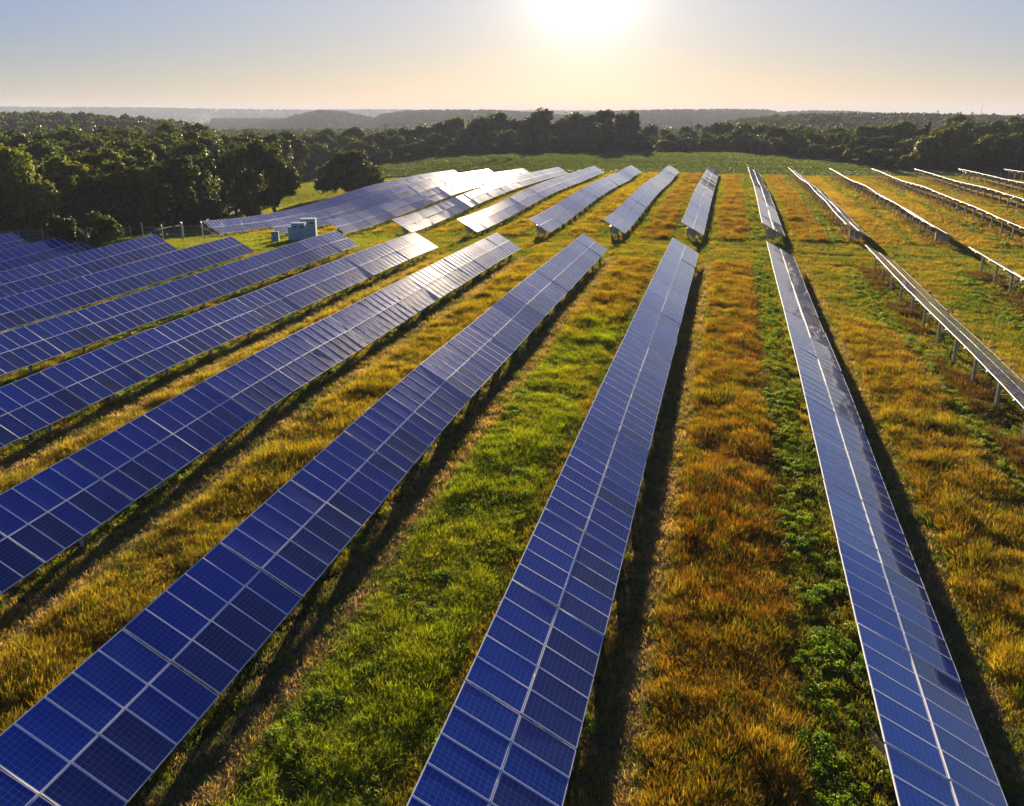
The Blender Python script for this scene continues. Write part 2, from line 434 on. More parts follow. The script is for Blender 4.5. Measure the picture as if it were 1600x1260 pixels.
go = bpy.data.objects.new("ground", me); C.objects.link(go)
go['kind'] = 'structure'; go['label'] = 'rolling grass field between and around the solar rows'

# ------------------------------------------------------------------ solar arrays
mf = simple_mat('panel_frame_aluminium', (.87, .87, .89), .65, 0)
mgal = simple_mat('galvanised_steel', (.50, .50, .48), .5, .4, .25, 4)
mback = simple_mat('panel_backsheet', (.32, .33, .35), .6)
mbox = simple_mat('inverter_grey', (.34, .35, .36), .45, .1, .1, 3)
# glass over blue polycrystalline cells
mg, t, o = new_mat('solar_glass')
p = N(t, 'ShaderNodeBsdfPrincipled'); tcn = N(t, 'ShaderNodeTexCoord'); sx = N(t, 'ShaderNodeSeparateXYZ')
t.links.new(tcn.outputs['Object'], sx.inputs[0])
def lines(sock, off, period, half):
    f = math_node(t, 'FRACT', math_node(t, 'DIVIDE', math_node(t, 'ADD', sock, off), period))
    d = math_node(t, 'ABSOLUTE', math_node(t, 'SUBTRACT', f, .5))
    return math_node(t, 'GREATER_THAN', d, .5 - half / period)
lx = lines(sx.outputs['X'], .785, .157, .0034); ly = lines(sx.outputs['Y'], .471, .157, .0034)
bus = lines(sx.outputs['Y'], .471 + .026, .0523, .0016)
grid = math_node(t, 'MAXIMUM', lx, ly)
oi = N(t, 'ShaderNodeObjectInfo')
vor = N(t, 'ShaderNodeTexVoronoi'); vor.inputs['Scale'].default_value = 45
t.links.new(tcn.outputs['Object'], vor.inputs['Vector'])
vs = N(t, 'ShaderNodeSeparateColor'); t.links.new(vor.outputs['Color'], vs.inputs[0])
mot = math_node(t, 'ADD', math_node(t, 'MULTIPLY', vs.outputs[0], .5), .75)
cb = N(t, 'ShaderNodeVectorMath', operation='SCALE'); t.links.new(oi.outputs['Color'], cb.inputs[0]); t.links.new(mot, cb.inputs['Scale'])
c1 = mixc(t, math_node(t, 'MULTIPLY', bus, .14), cb.outputs[0], (.30, .36, .55))
c2 = mixc(t, math_node(t, 'MULTIPLY', grid, .55), c1, (.20, .42, .85))
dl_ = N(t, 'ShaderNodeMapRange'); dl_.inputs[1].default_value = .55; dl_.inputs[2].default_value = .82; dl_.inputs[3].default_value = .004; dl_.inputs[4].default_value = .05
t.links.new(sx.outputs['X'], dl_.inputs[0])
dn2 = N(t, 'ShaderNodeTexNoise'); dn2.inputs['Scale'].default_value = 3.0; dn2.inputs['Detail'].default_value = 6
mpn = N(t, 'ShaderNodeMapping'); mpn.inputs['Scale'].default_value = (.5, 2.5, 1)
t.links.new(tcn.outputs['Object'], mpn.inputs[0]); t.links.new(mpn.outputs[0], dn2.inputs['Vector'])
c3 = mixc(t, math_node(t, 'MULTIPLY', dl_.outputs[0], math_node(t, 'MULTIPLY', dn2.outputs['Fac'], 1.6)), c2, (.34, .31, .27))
t.links.new(c3, p.inputs['Base Color'])
p.inputs['IOR'].default_value = 1.5; p.inputs['Specular IOR Level'].default_value = .05
dn = N(t, 'ShaderNodeTexNoise'); dn.inputs['Scale'].default_value = 2.2; dn.inputs['Detail'].default_value = 6
t.links.new(tcn.outputs['Object'], dn.inputs['Vector'])
rr_ = N(t, 'ShaderNodeMapRange'); rr_.inputs[1].default_value = .3; rr_.inputs[2].default_value = .7; rr_.inputs[3].default_value = .13; rr_.inputs[4].default_value = .19
t.links.new(dn.outputs['Fac'], rr_.inputs[0]); t.links.new(rr_.outputs[0], p.inputs['Roughness'])
p.inputs['Coat Weight'].default_value = .85; p.inputs['Coat Roughness'].default_value = .05; p.inputs['Coat IOR'].default_value = 1.6
wv = N(t, 'ShaderNodeTexNoise'); wv.inputs['Scale'].default_value = 1.1; wv.inputs['Detail'].default_value = 2
t.links.new(tcn.outputs['Object'], wv.inputs['Vector'])
bp = N(t, 'ShaderNodeBump'); bp.inputs['Strength'].default_value = .06; bp.inputs['Distance'].default_value = .02
t.links.new(wv.outputs['Fac'], bp.inputs['Height']); t.links.new(bp.outputs[0], p.inputs['Normal']); t.links.new(bp.outputs[0], p.inputs['Coat Normal'])
t.links.new(p.outputs[0], o.inputs['Surface'])

ML, MWD, MT, FR = 1.66, 0.992, 0.04, 0.025     # module length (down the slope), width, thickness, frame lip
def module_mesh():
    a, b = ML / 2, MWD / 2; ai, bi = a - FR, b - FR; zt, zg, zb = 0.0, -0.004, -MT
    v = [(-a, -b, zt), (a, -b, zt), (a, b, zt), (-a, b, zt), (-ai, -bi, zt), (ai, -bi, zt), (ai, bi, zt), (-ai, bi, zt),
         (-ai, -bi, zg), (ai, -bi, zg), (ai, bi, zg), (-ai, bi, zg), (-a, -b, zb), (a, -b, zb), (a, b, zb), (-a, b, zb)]
    f = [(8, 9, 10, 11), (0, 1, 5, 4), (1, 2, 6, 5), (2, 3, 7, 6), (3, 0, 4, 7), (4, 5, 9, 8), (5, 6, 10, 9), (6, 7, 11, 10), (7, 4, 8, 11),
         (12, 13, 1, 0), (13, 14, 2, 1), (14, 15, 3, 2), (15, 12, 0, 3), (15, 14, 13, 12)]
    me = bpy.data.meshes.new('solar_panel'); me.from_pydata(v, [], f)
    for mm in (mg, mf, mback): me.materials.append(mm)
    me.polygons.foreach_set('material_index', np.array([0] + [1] * 12 + [2], dtype=np.int32)); me.update()
    return me
ME_MOD = module_mesh()
TILT = R(30.0)
TABLE = 5.09
GAPM = 1.008                       # module pitch along the row
HIGH = 2.5
def mesh_of(mb, name, m):
    o_ = mb.build(name, m); me_ = o_.data; bpy.data.objects.remove(o_); return me_
def h_beam(mb, x, y, z0, z1, w=.20, d=.17, t_=.016):
    mb.v += []; b = len(mb.v)
    prof = [(-d, -w), (d, -w), (d, -w + 2 * t_), (t_, -w + 2 * t_), (t_, w - 2 * t_), (d, w - 2 * t_), (d, w), (-d, w), (-d, w - 2 * t_), (-t_, w - 2 * t_), (-t_, -w + 2 * t_), (-d, -w + 2 * t_)]
    n = len(prof)
    for z in (z0, z1):
        for px, py in prof: mb.v.append((x + px * .5, y + py * .5, z))
    for i in range(n): mb.f.append([b + i, b + (i + 1) % n, b + n + (i + 1) % n, b + n + i])
    mb.f.append([b + n + i for i in range(n)]); mb.f.append([b + i for i in range(n)][::-1])
tx = lambda d: (d * math.cos(TILT), -d * math.sin(TILT))      # a point d metres down the slope from the high edge
RP, FPO = .85, 2.30                                            # horizontal offsets of the rear and front posts
r_top = -RP * math.tan(TILT) - .17; f_top = -FPO * math.tan(TILT) - .17
mb = MB(); h_beam(mb, RP, 0, -3.3, r_top); ME_RP = mesh_of(mb, 'rear_post', mgal)
mb = MB(); h_beam(mb, FPO, 0, -3.3, f_top); ME_FP = mesh_of(mb, 'front_post', mgal)
mb = MB(); mb.box(((RP + FPO) / 2, .085, -1.62), (FPO - RP + .1, .05, .07)); ME_ST = mesh_of(mb, 'cross_strut', mgal)
rotT = Matrix.Rotation(TILT, 3, 'Y')
mb = MB()
cx, cz = tx(1.70); nrm = Vector((math.sin(TILT), 0, math.cos(TILT)))
mb.box(Vector((cx, 0, cz)) - nrm * .155, (3.1, .07, .10), rotT)            # rafter
for d in (.42, 1.28, 2.12, 2.98):                                           # purlins on the rafter
    px, pz = tx(d); mb.box(Vector((px, 0, pz)) - nrm * .074, (.05, TABLE - .1, .062), rotT)
ME_FR = mesh_of(mb, 'mounting_frame', mgal)

BLUE = np.array((.0012, .040, .32))
def cell_colour(course, bias):
    r = random.random()
    c = BLUE * random.uniform(.88, 1.14)
    if course == 1:
        if r < .30 + bias: c = np.array((.014, .027, .15)) * random.uniform(.7, 1.3)
        else: c = c * .8
    elif r < .05: c = np.array((.004, .030, .30)) * random.uniform(.8, 1.2)
    return (*c, 1)
ROW_TILT = {2: -2.5, 3: -1.2, 4: .7, 5: 1.0, 6: .3}
n_tables = 0
def make_row(k, y_far, y_near, label, group, seed):
    global n_tables
    random.seed(seed)
    x = row_x(k)
    n = max(1, int(round((y_far - y_near) / TABLE)))
    ys = y_far - TABLE * (np.arange(n + 1))
    zs = ground(np.full(n + 1, x + 1.5), ys)
    root = empty('solar_array', (x, y_far, float(zs[0])), 0, label, 'solar array', group)
    dt = R(ROW_TILT.get(k, -3.3 if k < 2 else .6))
    for i in range(n):
        yc = (ys[i] + ys[i + 1]) / 2; zc = (zs[i] + zs[i + 1]) / 2
        slope = math.atan2(zs[i] - zs[i + 1], TABLE)
        tb = empty('panel_table', (0, yc - y_far, zc - float(zs[0]) + HIGH + random.uniform(-.012, .012)))
        tb.parent = root
        tb.rotation_euler = (slope + R(random.gauss(0, .10)), dt + R(random.gauss(0, .28)), R(random.gauss(0, .08)))
        tj = R(random.gauss(0, .45)); sj = R(random.gauss(0, .28))
        for course in (0, 1):
            d = ML / 2 + course * (ML + .022)
            px, pz = tx(d)
            ct = tj + R(random.gauss(0, .15)) + (R(1.7 if k == 2 else .8) if course else 0)
            for j in range(5):
                ly_ = (j - 2) * GAPM
                mo = obj_of('solar_panel', ME_MOD, tb, (px, ly_, pz), (sj + R(random.gauss(0, .10)), TILT + ct + R(random.gauss(0, .10)), 0))
                mo.color = cell_colour(course, .1)
        obj_of('rear_post', ME_RP, tb, (0, 0, dt * .85), (0, -dt, 0)); obj_of('front_post', ME_FP, tb, (0, 0, 0), (0, -dt, 0))
        obj_of('cross_strut', ME_ST, tb); obj_of('mounting_frame', ME_FR, tb)
        n_tables += 1
    return root, ys, zs

NEAR_ROWS = [
 (0, 68, 'edge-on solar array on steel posts at the right edge, ending before the mown aisle'),
 (1, 34, 'tan solar array on tall posts, next right of the pale blue array'),
 (2, 8, 'pale blue solar array with dark tree reflections, beside the rust grass strip'),
 (3, 8, 'blue solar array running out of the bottom centre, between green and rust grass'),
 (4, 8, 'wide deep blue solar array leaving the picture at its bottom left corner'),
 (5, 14, 'blue solar array just behind the one that fills the bottom left corner'),
 (6, 24, 'third blue solar array counted up from the bottom left corner'),
 (7, 38, 'blue solar array whose far end stops right below the teal cabinets'),
 (8, 48, 'blue solar array ending on bright grass left of the teal cabinets'),
 (9, 56, 'blue solar array whose far tip stands just below the fence gate'),
 (10, 66, 'blue solar array at left with its tip before the dark shrubs'),
 (11, 76, 'blue solar array of which only a short tip shows at the left edge'),
]
for k, y0, lab in NEAR_ROWS:
    make_row(k, near_end(k), y0, lab, 'solar arrays on the near side of the cross aisle', 100 + k)
FAR_LABELS = {
 10: 'leftmost silvery solar array beyond the aisle, sagging into the hollow by the fence',
 9: 'silvery solar array beyond the aisle, directly behind the teal cabinets',
 8: 'silvery solar array beyond the aisle, first one right of the teal cabinets',
 7: 'silvery solar array beyond the aisle, second one right of the teal cabinets',
 6: 'white glinting solar array beyond the aisle, third one right of the teal cabinets',
 5: 'white glinting solar array beyond the aisle, fourth one right of the teal cabinets',
 4: 'white solar array beyond the aisle, in line with the bottom left corner array',
 3: 'white solar array beyond the aisle, in line with the bottom centre array',
 2: 'cream solar array beyond the aisle, in line with the pale blue array',
 1: 'narrow cream solar array beyond the aisle, in line with the tan array on posts',
 0: 'thin edge-on solar array beyond the aisle, first one with its full line of posts showing',
 -1: 'thin edge-on solar array beyond the aisle, second with a line of posts showing',
 -2: 'thin edge-on solar array beyond the aisle, third with a line of posts showing',
 -3: 'thin edge-on solar array beyond the aisle, second from the right edge',
 -4: 'short tip of an edge-on solar array beyond the aisle at the right edge',
}
FAR_START = {-1: 106, -2: 146, -3: 182, -4: 214}
# combiner and inverter boxes hung on the posts at the aisle end of the far rows
mb = MB(); mb.box((0, 0, 0), (.62, .30, .80)); mb.box((0, -.165, .02), (.54, .03, .70)); mb.box((0, 0, .415), (.68, .36, .03)); mb.box((.2, -.19, 0), (.03, .02, .12))
for q in (-.2, 0, .2): mb.tube([(q, 0, -.40), (q, 0, -.75)], .03, 6)
ME_INV = mesh_of(mb, 'inverter_box', mbox)
for k in range(10, -5, -1):
    y1 = FAR1 + far_shift(k); y0 = FAR_START.get(k, FAR0 + far_shift(k))
    root, ys, zs = make_row(k, y1, y0, FAR_LABELS[k], 'solar arrays beyond the cross aisle', 300 + k)
    if k > -2:
        tb = [c_ for c_ in bpy.data.objects if c_.parent == root][-1]
        for j, xx in enumerate((RP + .12, 1.55)):
            obj_of('inverter_box', ME_INV, tb, (xx, -.32 - .9 * j, -1.42 - .12 * j), (0, 0, 0))

# ------------------------------------------------------------------ trees
def leaf_mat(name, rgb_boost=1.0):
    m, t, o = new_mat(name)
    a = N(t, 'ShaderNodeAttribute', attribute_name='tone'); oi = N(t, 'ShaderNodeObjectInfo')
    c = mixc(t, 1.0, a.outputs['Color'], oi.outputs['Color'], 'MULTIPLY')
    d = N(t, 'ShaderNodeBsdfPrincipled'); d.inputs['Roughness'].default_value = .6; d.inputs['Specular IOR Level'].default_value = .06
    tr = N(t, 'ShaderNodeBsdfTranslucent')
    t.links.new(c, d.inputs['Base Color'])
    cc = mixc(t, 1.0, c, (1.0, 1.05, .45), 'MULTIPLY')
    t.links.new(cc, tr.inputs['Color'])
    mx = N(t, 'ShaderNodeMixShader'); mx.inputs[0].default_value = .38
    t.links.new(d.outputs[0], mx.inputs[1]); t.links.new(tr.outputs[0], mx.inputs[2]); t.links.new(mx.outputs[0], o.inputs['Surface'])
    return m
MLEAF = leaf_mat('tree_leaves')
MBARK = simple_mat('tree_bark', (.10, .075, .05), .9, 0, .4, 6)

def leaf_cloud(lobes, n, size, seed, drop=0.0, fold=.35):
    """leaf-clump quads spread through overlapping lobes: lobes = [(centre, radii)]"""
    g = np.random.default_rng(seed)
    vol = np.array([r[0] * r[1] for c, r in lobes]); vol = vol / vol.sum()
    V = []; T = []
    for (c, r), w in zip(lobes, vol):
        k = max(8, int(n * w))
        d = g.normal(size=(k, 3)); d /= np.linalg.norm(d, axis=1)[:, None]
        d[:, 2] = np.where(d[:, 2] < -.5, -d[:, 2], d[:, 2])
        rad = g.uniform(.55, 1.0, k) ** .6
        bump = 1 + .22 * np.sin(d[:, 0] * 5 + c[0]) * np.sin(d[:, 1] * 5 + c[1] * 2) + .14 * np.sin(d[:, 2] * 9 + c[2])
        pos = np.array(c) + d * np.array(r) * (rad * bump)[:, None]
        nrm_ = d + g.normal(size=(k, 3)) * .55; nrm_ /= np.linalg.norm(nrm_, axis=1)[:, None]
        ref = g.normal(size=(k, 3)); a = np.cross(nrm_, ref); a /= np.linalg.norm(a, axis=1)[:, None]; b = np.cross(nrm_, a)
        s = size * g.uniform(.55, 1.35, k)[:, None]
        f = nrm_ * s * fold * g.uniform(-1, 1, k)[:, None]
        q = np.stack([pos - a * s * .5 - b * s * .35, pos + a * s * .25 - b * s * .5 + f, pos + a * s * .5 + b * s * .4, pos - a * s * .3 + b * s * .5 + f], 1)
        V.append(q)
        lt = g.uniform(.7, 1.3) * (1 + .5 * (vnoise(pos[:, 0] * 1 + 60, pos[:, 1] + pos[:, 2] * 1.7, 1.3) - .5)) * g.uniform(.8, 1.2, k)
        lt = np.clip(lt, .45, 1.2)
        T.append(lt)
    V = np.concatenate(V); T = np.concatenate(T)
    return V.reshape(-1, 3), T
def cloud_mesh(name, V, T, base, mat):
    n = len(V) // 4
    me_ = bpy.data.meshes.new(name); me_.vertices.add(n * 4); me_.vertices.foreach_set('co', V.astype(np.float32).ravel())
    me_.loops.add(n * 4); me_.polygons.add(n); me_.loops.foreach_set('vertex_index', np.arange(n * 4, dtype=np.int32))
    me_.polygons.foreach_set('loop_start', np.arange(0, n * 4, 4, dtype=np.int32)); me_.update(calc_edges=True)
    ca = me_.color_attributes.new('tone', 'FLOAT_COLOR', 'POINT')
    c_ = np.ones((n * 4, 4), np.float32); c_[:, :3] = np.clip(np.repeat(T, 4)[:, None] * np.array(base)[None], 0, 1)
    ca.data.foreach_set('color', c_.ravel()); me_.materials.append(mat)
    return me_
LEAFC = (.068, .093, .014)
def crown_lobes(H, Wd, base, seed, n=11, kind='oak'):
    g = random.Random(seed); L = []
    ch = H - base
    if kind == 'poplar':
        for i in range(n):
            f = i / (n - 1); r = Wd * .5 * (.45 + .75 * math.sin(math.pi * (.15 + .8 * f)))*.62
            a = g.uniform(0, 6.28); L.append(((math.cos(a) * r * .5, math.sin(a) * r * .5, base + ch * (.1 + .82 * f)), (r, r, ch * .14)))
    elif kind == 'open':
        for i in range(n):
            a = i * 2.4 + g.uniform(-.4, .4); f = g.random(); rr = Wd * .38 * math.sqrt(g.random()) ; r = Wd * g.uniform(.10, .17)
            L.append(((math.cos(a) * rr, math.sin(a) * rr, base + ch * (.15 + .75 * f)), (r, r, r * .85)))
    else:
        L.append(((0, 0, base + ch * .48), (Wd * .34, Wd * .34, ch * .42)))
        for i in range(n):
            a = i * 2.4 + g.uniform(-.4, .4); f = .12 + .76 * ((i * .618) % 1)
            env = math.sin(math.pi * (.18 + .72 * f)) ** .6
            rr = Wd * .30 * env * g.uniform(.75, 1.15); r = Wd * g.uniform(.15, .24)
            L.append(((math.cos(a) * rr, math.sin(a) * rr, base + ch * f), (r, r, min(r * .9, ch * .26))))
    return L
PROTO = []
def tree_proto(H, Wd, base, seed, n_leaf, size, kind='oak', lobes=11):
    L = crown_lobes(H, Wd, base, seed, lobes, kind)
    V, T = leaf_cloud(L, n_leaf, size, seed)
    cm = cloud_mesh('crown', V, T, LEAFC, MLEAF)
    g = random.Random(seed + 5); mb = MB()
    top = base + (H - base) * .62; r0 = .035 * H * .55 + .05
    mb.tube([(0, 0, -1.2), (g.uniform(-.1, .1), g.uniform(-.1, .1), base * .6), (g.uniform(-.2, .2), g.uniform(-.2, .2), base + (H - base) * .3), (0, 0, top)], [r0 * 1.25, r0, r0 * .65, r0 * .2], 7)
    for i in range(6):
        c, r = L[1 + i % (len(L) - 1)]
        z0 = max(base * .8, min(c[2] - r[2], top)) * g.uniform(.65, .95)
        mb.tube([(0, 0, z0), (c[0] * .5, c[1] * .5, z0 + (c[2] - z0) * .6), c], [r0 * .5, r0 * .32, r0 * .1], 5)
    tm = mesh_of(mb, 'trunk', MBARK)
    return dict(H=H, W=Wd, crown=cm, trunk=tm)
OAKS = [tree_proto(12, 9.5, .6, 11 + i, 13000, .37, 'oak', 14) for i in range(4)]
OAKS += [tree_proto(12, 7.5, .6, 31, 10000, .36, 'oak', 10)]
POPL = [tree_proto(12, 6.0, 1.0, 41 + i, 4600, .48, 'poplar', 9) for i in range(2)]
OPEN = [tree_proto(12, 9.0, 1.5, 51 + i, 7000, .31, 'open', 18) for i in range(2)]
BUSH = [tree_proto(4, 5.0, .1, 61 + i, 5000, .24, 'oak', 8) for i in range(3)]
def copse_proto():
    L = [((0, 0, 4.4), (4.6, 4.6, 4.6)), ((-4.6, .5, 3.2), (3.4, 3.6, 3.6)), ((4.7, -.3, 3.3), (3.3, 3.4, 3.5)), ((1.8, -3.2, 3.6), (3.4, 3.2, 3.8)), ((-2.2, -3.0, 3.0), (3.2, 3.0, 3.4)),
         ((2.2, 2.6, 5.2), (3.2, 3.2, 3.8)), ((-2.4, 2.2, 5.0), (3.0, 3.0, 3.6)), ((6.6, .4, 1.8), (1.9, 2.0, 2.2)), ((-6.6, -.4, 1.7), (1.9, 2.0, 2.1)), ((4.4, -2.9, 2.0), (2.4, 2.2, 2.4)), ((-5.0, -2.2, 1.8), (2.2, 2.0, 2.2)),
         ((.6, -4.6, 1.8), (2.6, 1.8, 2.2)), ((1.0, 1.0, 7.6), (2.0, 2.0, 1.6)), ((-1.6, .2, 7.3), (1.8, 1.8, 1.5))]
    V, T = leaf_cloud(L, 30000, .36, 71)
    cm = cloud_mesh('crown', V, T, LEAFC, MLEAF)
    mb = MB()
    for a in range(5): mb.tube([(math.cos(a * 1.26) * .5, math.sin(a * 1.26) * .5, -1), (math.cos(a * 1.26) * 1.4, math.sin(a * 1.26) * 1.4, 2.5), (math.cos(a * 1.26) * 2.8, math.sin(a * 1.26) * 2.8, 6)], [.22, .16, .05], 6)
    return dict(H=9.2, W=16.5, crown=cm, trunk=mesh_of(mb, 'trunk', MBARK))
COPSE = [copse_proto()]
def plant(p, x, y, h, w, label, cat='tree', name='broadleaf_tree', group=None, tint=(1, 1, 1), rz=None):
    root = empty(name, (x, y, gz(x, y)), random.uniform(0, 6.28) if rz is None else rz, label, cat, group)
    if cat == 'tree' and p not in POPL: w = max(w, h * .70)
    s = (w / p['W'], w / p['W'], h / p['H'])
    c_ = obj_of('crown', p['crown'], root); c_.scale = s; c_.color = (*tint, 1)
    t_ = obj_of('trunk', p['trunk'], root); t_.scale = s
    return root
def prof(L, u): return float(np.interp(u, [a for a, b in L], [b for a, b in L]))
random.seed(3)
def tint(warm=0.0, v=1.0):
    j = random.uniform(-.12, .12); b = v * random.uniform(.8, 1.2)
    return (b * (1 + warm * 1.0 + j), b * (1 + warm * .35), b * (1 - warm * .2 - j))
# left wood: rising ranks from its edge back
n_tree = 0
for D, step, u0, u1, vt, wd in ((136, 54, -30, 215, 290, 9.0), (152, 50, -40, 310, 264, 9.5), (172, 44, -40, 380, 244, 10), (198, 39, -40, 440, 226, 10.5), (230, 36, -40, 448, 211, 10.5), (268, 33, -40, 455, 202, 11), (312, 30, -40, 470, 196, 11)):
    u = u0 + random.uniform(0, step * .5)
    while u < u1:
        d = D * random.uniform(.95, 1.05); x, y = atv(u, vt + 15, d)
        ztop = height_at(u, vt + 12 * sstep(250, 430, u) + random.uniform(-9, 9), d)
        h = max(5.5, ztop - gz(x, y))
        p = random.choice(OAKS + OAKS + OPEN[:1])
        if x < float(wood_front(y)) + 4 and h < 26:
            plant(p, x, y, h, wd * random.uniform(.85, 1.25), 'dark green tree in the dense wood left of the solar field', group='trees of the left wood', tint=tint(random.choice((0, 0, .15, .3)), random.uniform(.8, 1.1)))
            n_tree += 1
        u += step * random.uniform(.75, 1.2)
for D, step, u0, u1, vt in ((125, 46, -30, 140, 326), (141, 48, -20, 345, 316), (163, 46, 60, 405, 296), (182, 40, 200, 445, 282)):
    u = u0 + random.uniform(0, 20)
    while u < u1:
        d = D * random.uniform(.97, 1.04); x, y = atv(u, vt + 10, d)
        if x < float(wood_front(y)) + 1:
            plant(random.choice(BUSH), x, y, random.uniform(3.2, 5.5), random.uniform(6, 9), 'low dark shrub in shade along the foot of the left wood', 'shrub', 'shrub', 'shrubs at the foot of the left wood', tint(0, random.uniform(.6, .85)))  # lowered tint paints the wood's shade into these leaves
        u += step * random.uniform(.8, 1.2)
# the treeline beyond the crop field, three ranks deep
VF = [(430,230),(560,224),(640,226),(760,224),(850,216),(980,213),(1170,214),(1250,222),(1330,230),(1400,236),(1480,238),(1600,228),(1800,225)]
VM = [(430,214),(560,209),(640,211),(760,207),(850,204),(980,207),(1100,206),(1170,204),(1250,212),(1330,209),(1400,211),(1480,214),(1600,207),(1800,206)]
VB = [(430,205),(500,204),(560,201),(600,200),(640,196),(680,186),(740,181),(770,178),(850,180),(900,182),(980,184),(1000,192),(1060,195),(1100,194),(1170,191),(1250,196),(1330,192),(1400,190),(1480,192),(1600,190),(1800,190)]
for off, step, P_, wd in ((7, 31, VF, 10), (32, 27, VM, 11), (75, 27, VB, 12.5)):
    u = 445.0
    while u < 1660:
        D = float(tree_base(u)) + off + random.uniform(-3, 8); x, y = atv(u, prof(P_, u), D)
        vt = prof(P_, u) + random.uniform(-5, 6)
        h = height_at(u, vt, D) - gz(x, y)
        p = random.choice(OAKS + OAKS + OPEN)
        side = 'center' if u < 1180 else 'right'
        warm = random.choice((0, .1, .25)) if u < 1330 else random.choice((.1, .3, .55, .2))
        lab = 'dark tree in the treeline behind the green crop field' if side == 'center' else 'olive green tree in the wood behind the right end of the crop field'
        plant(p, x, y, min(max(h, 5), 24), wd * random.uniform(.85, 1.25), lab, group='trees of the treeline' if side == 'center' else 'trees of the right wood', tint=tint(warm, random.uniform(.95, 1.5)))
        n_tree += 1
        u += step * random.uniform(.8, 1.2)
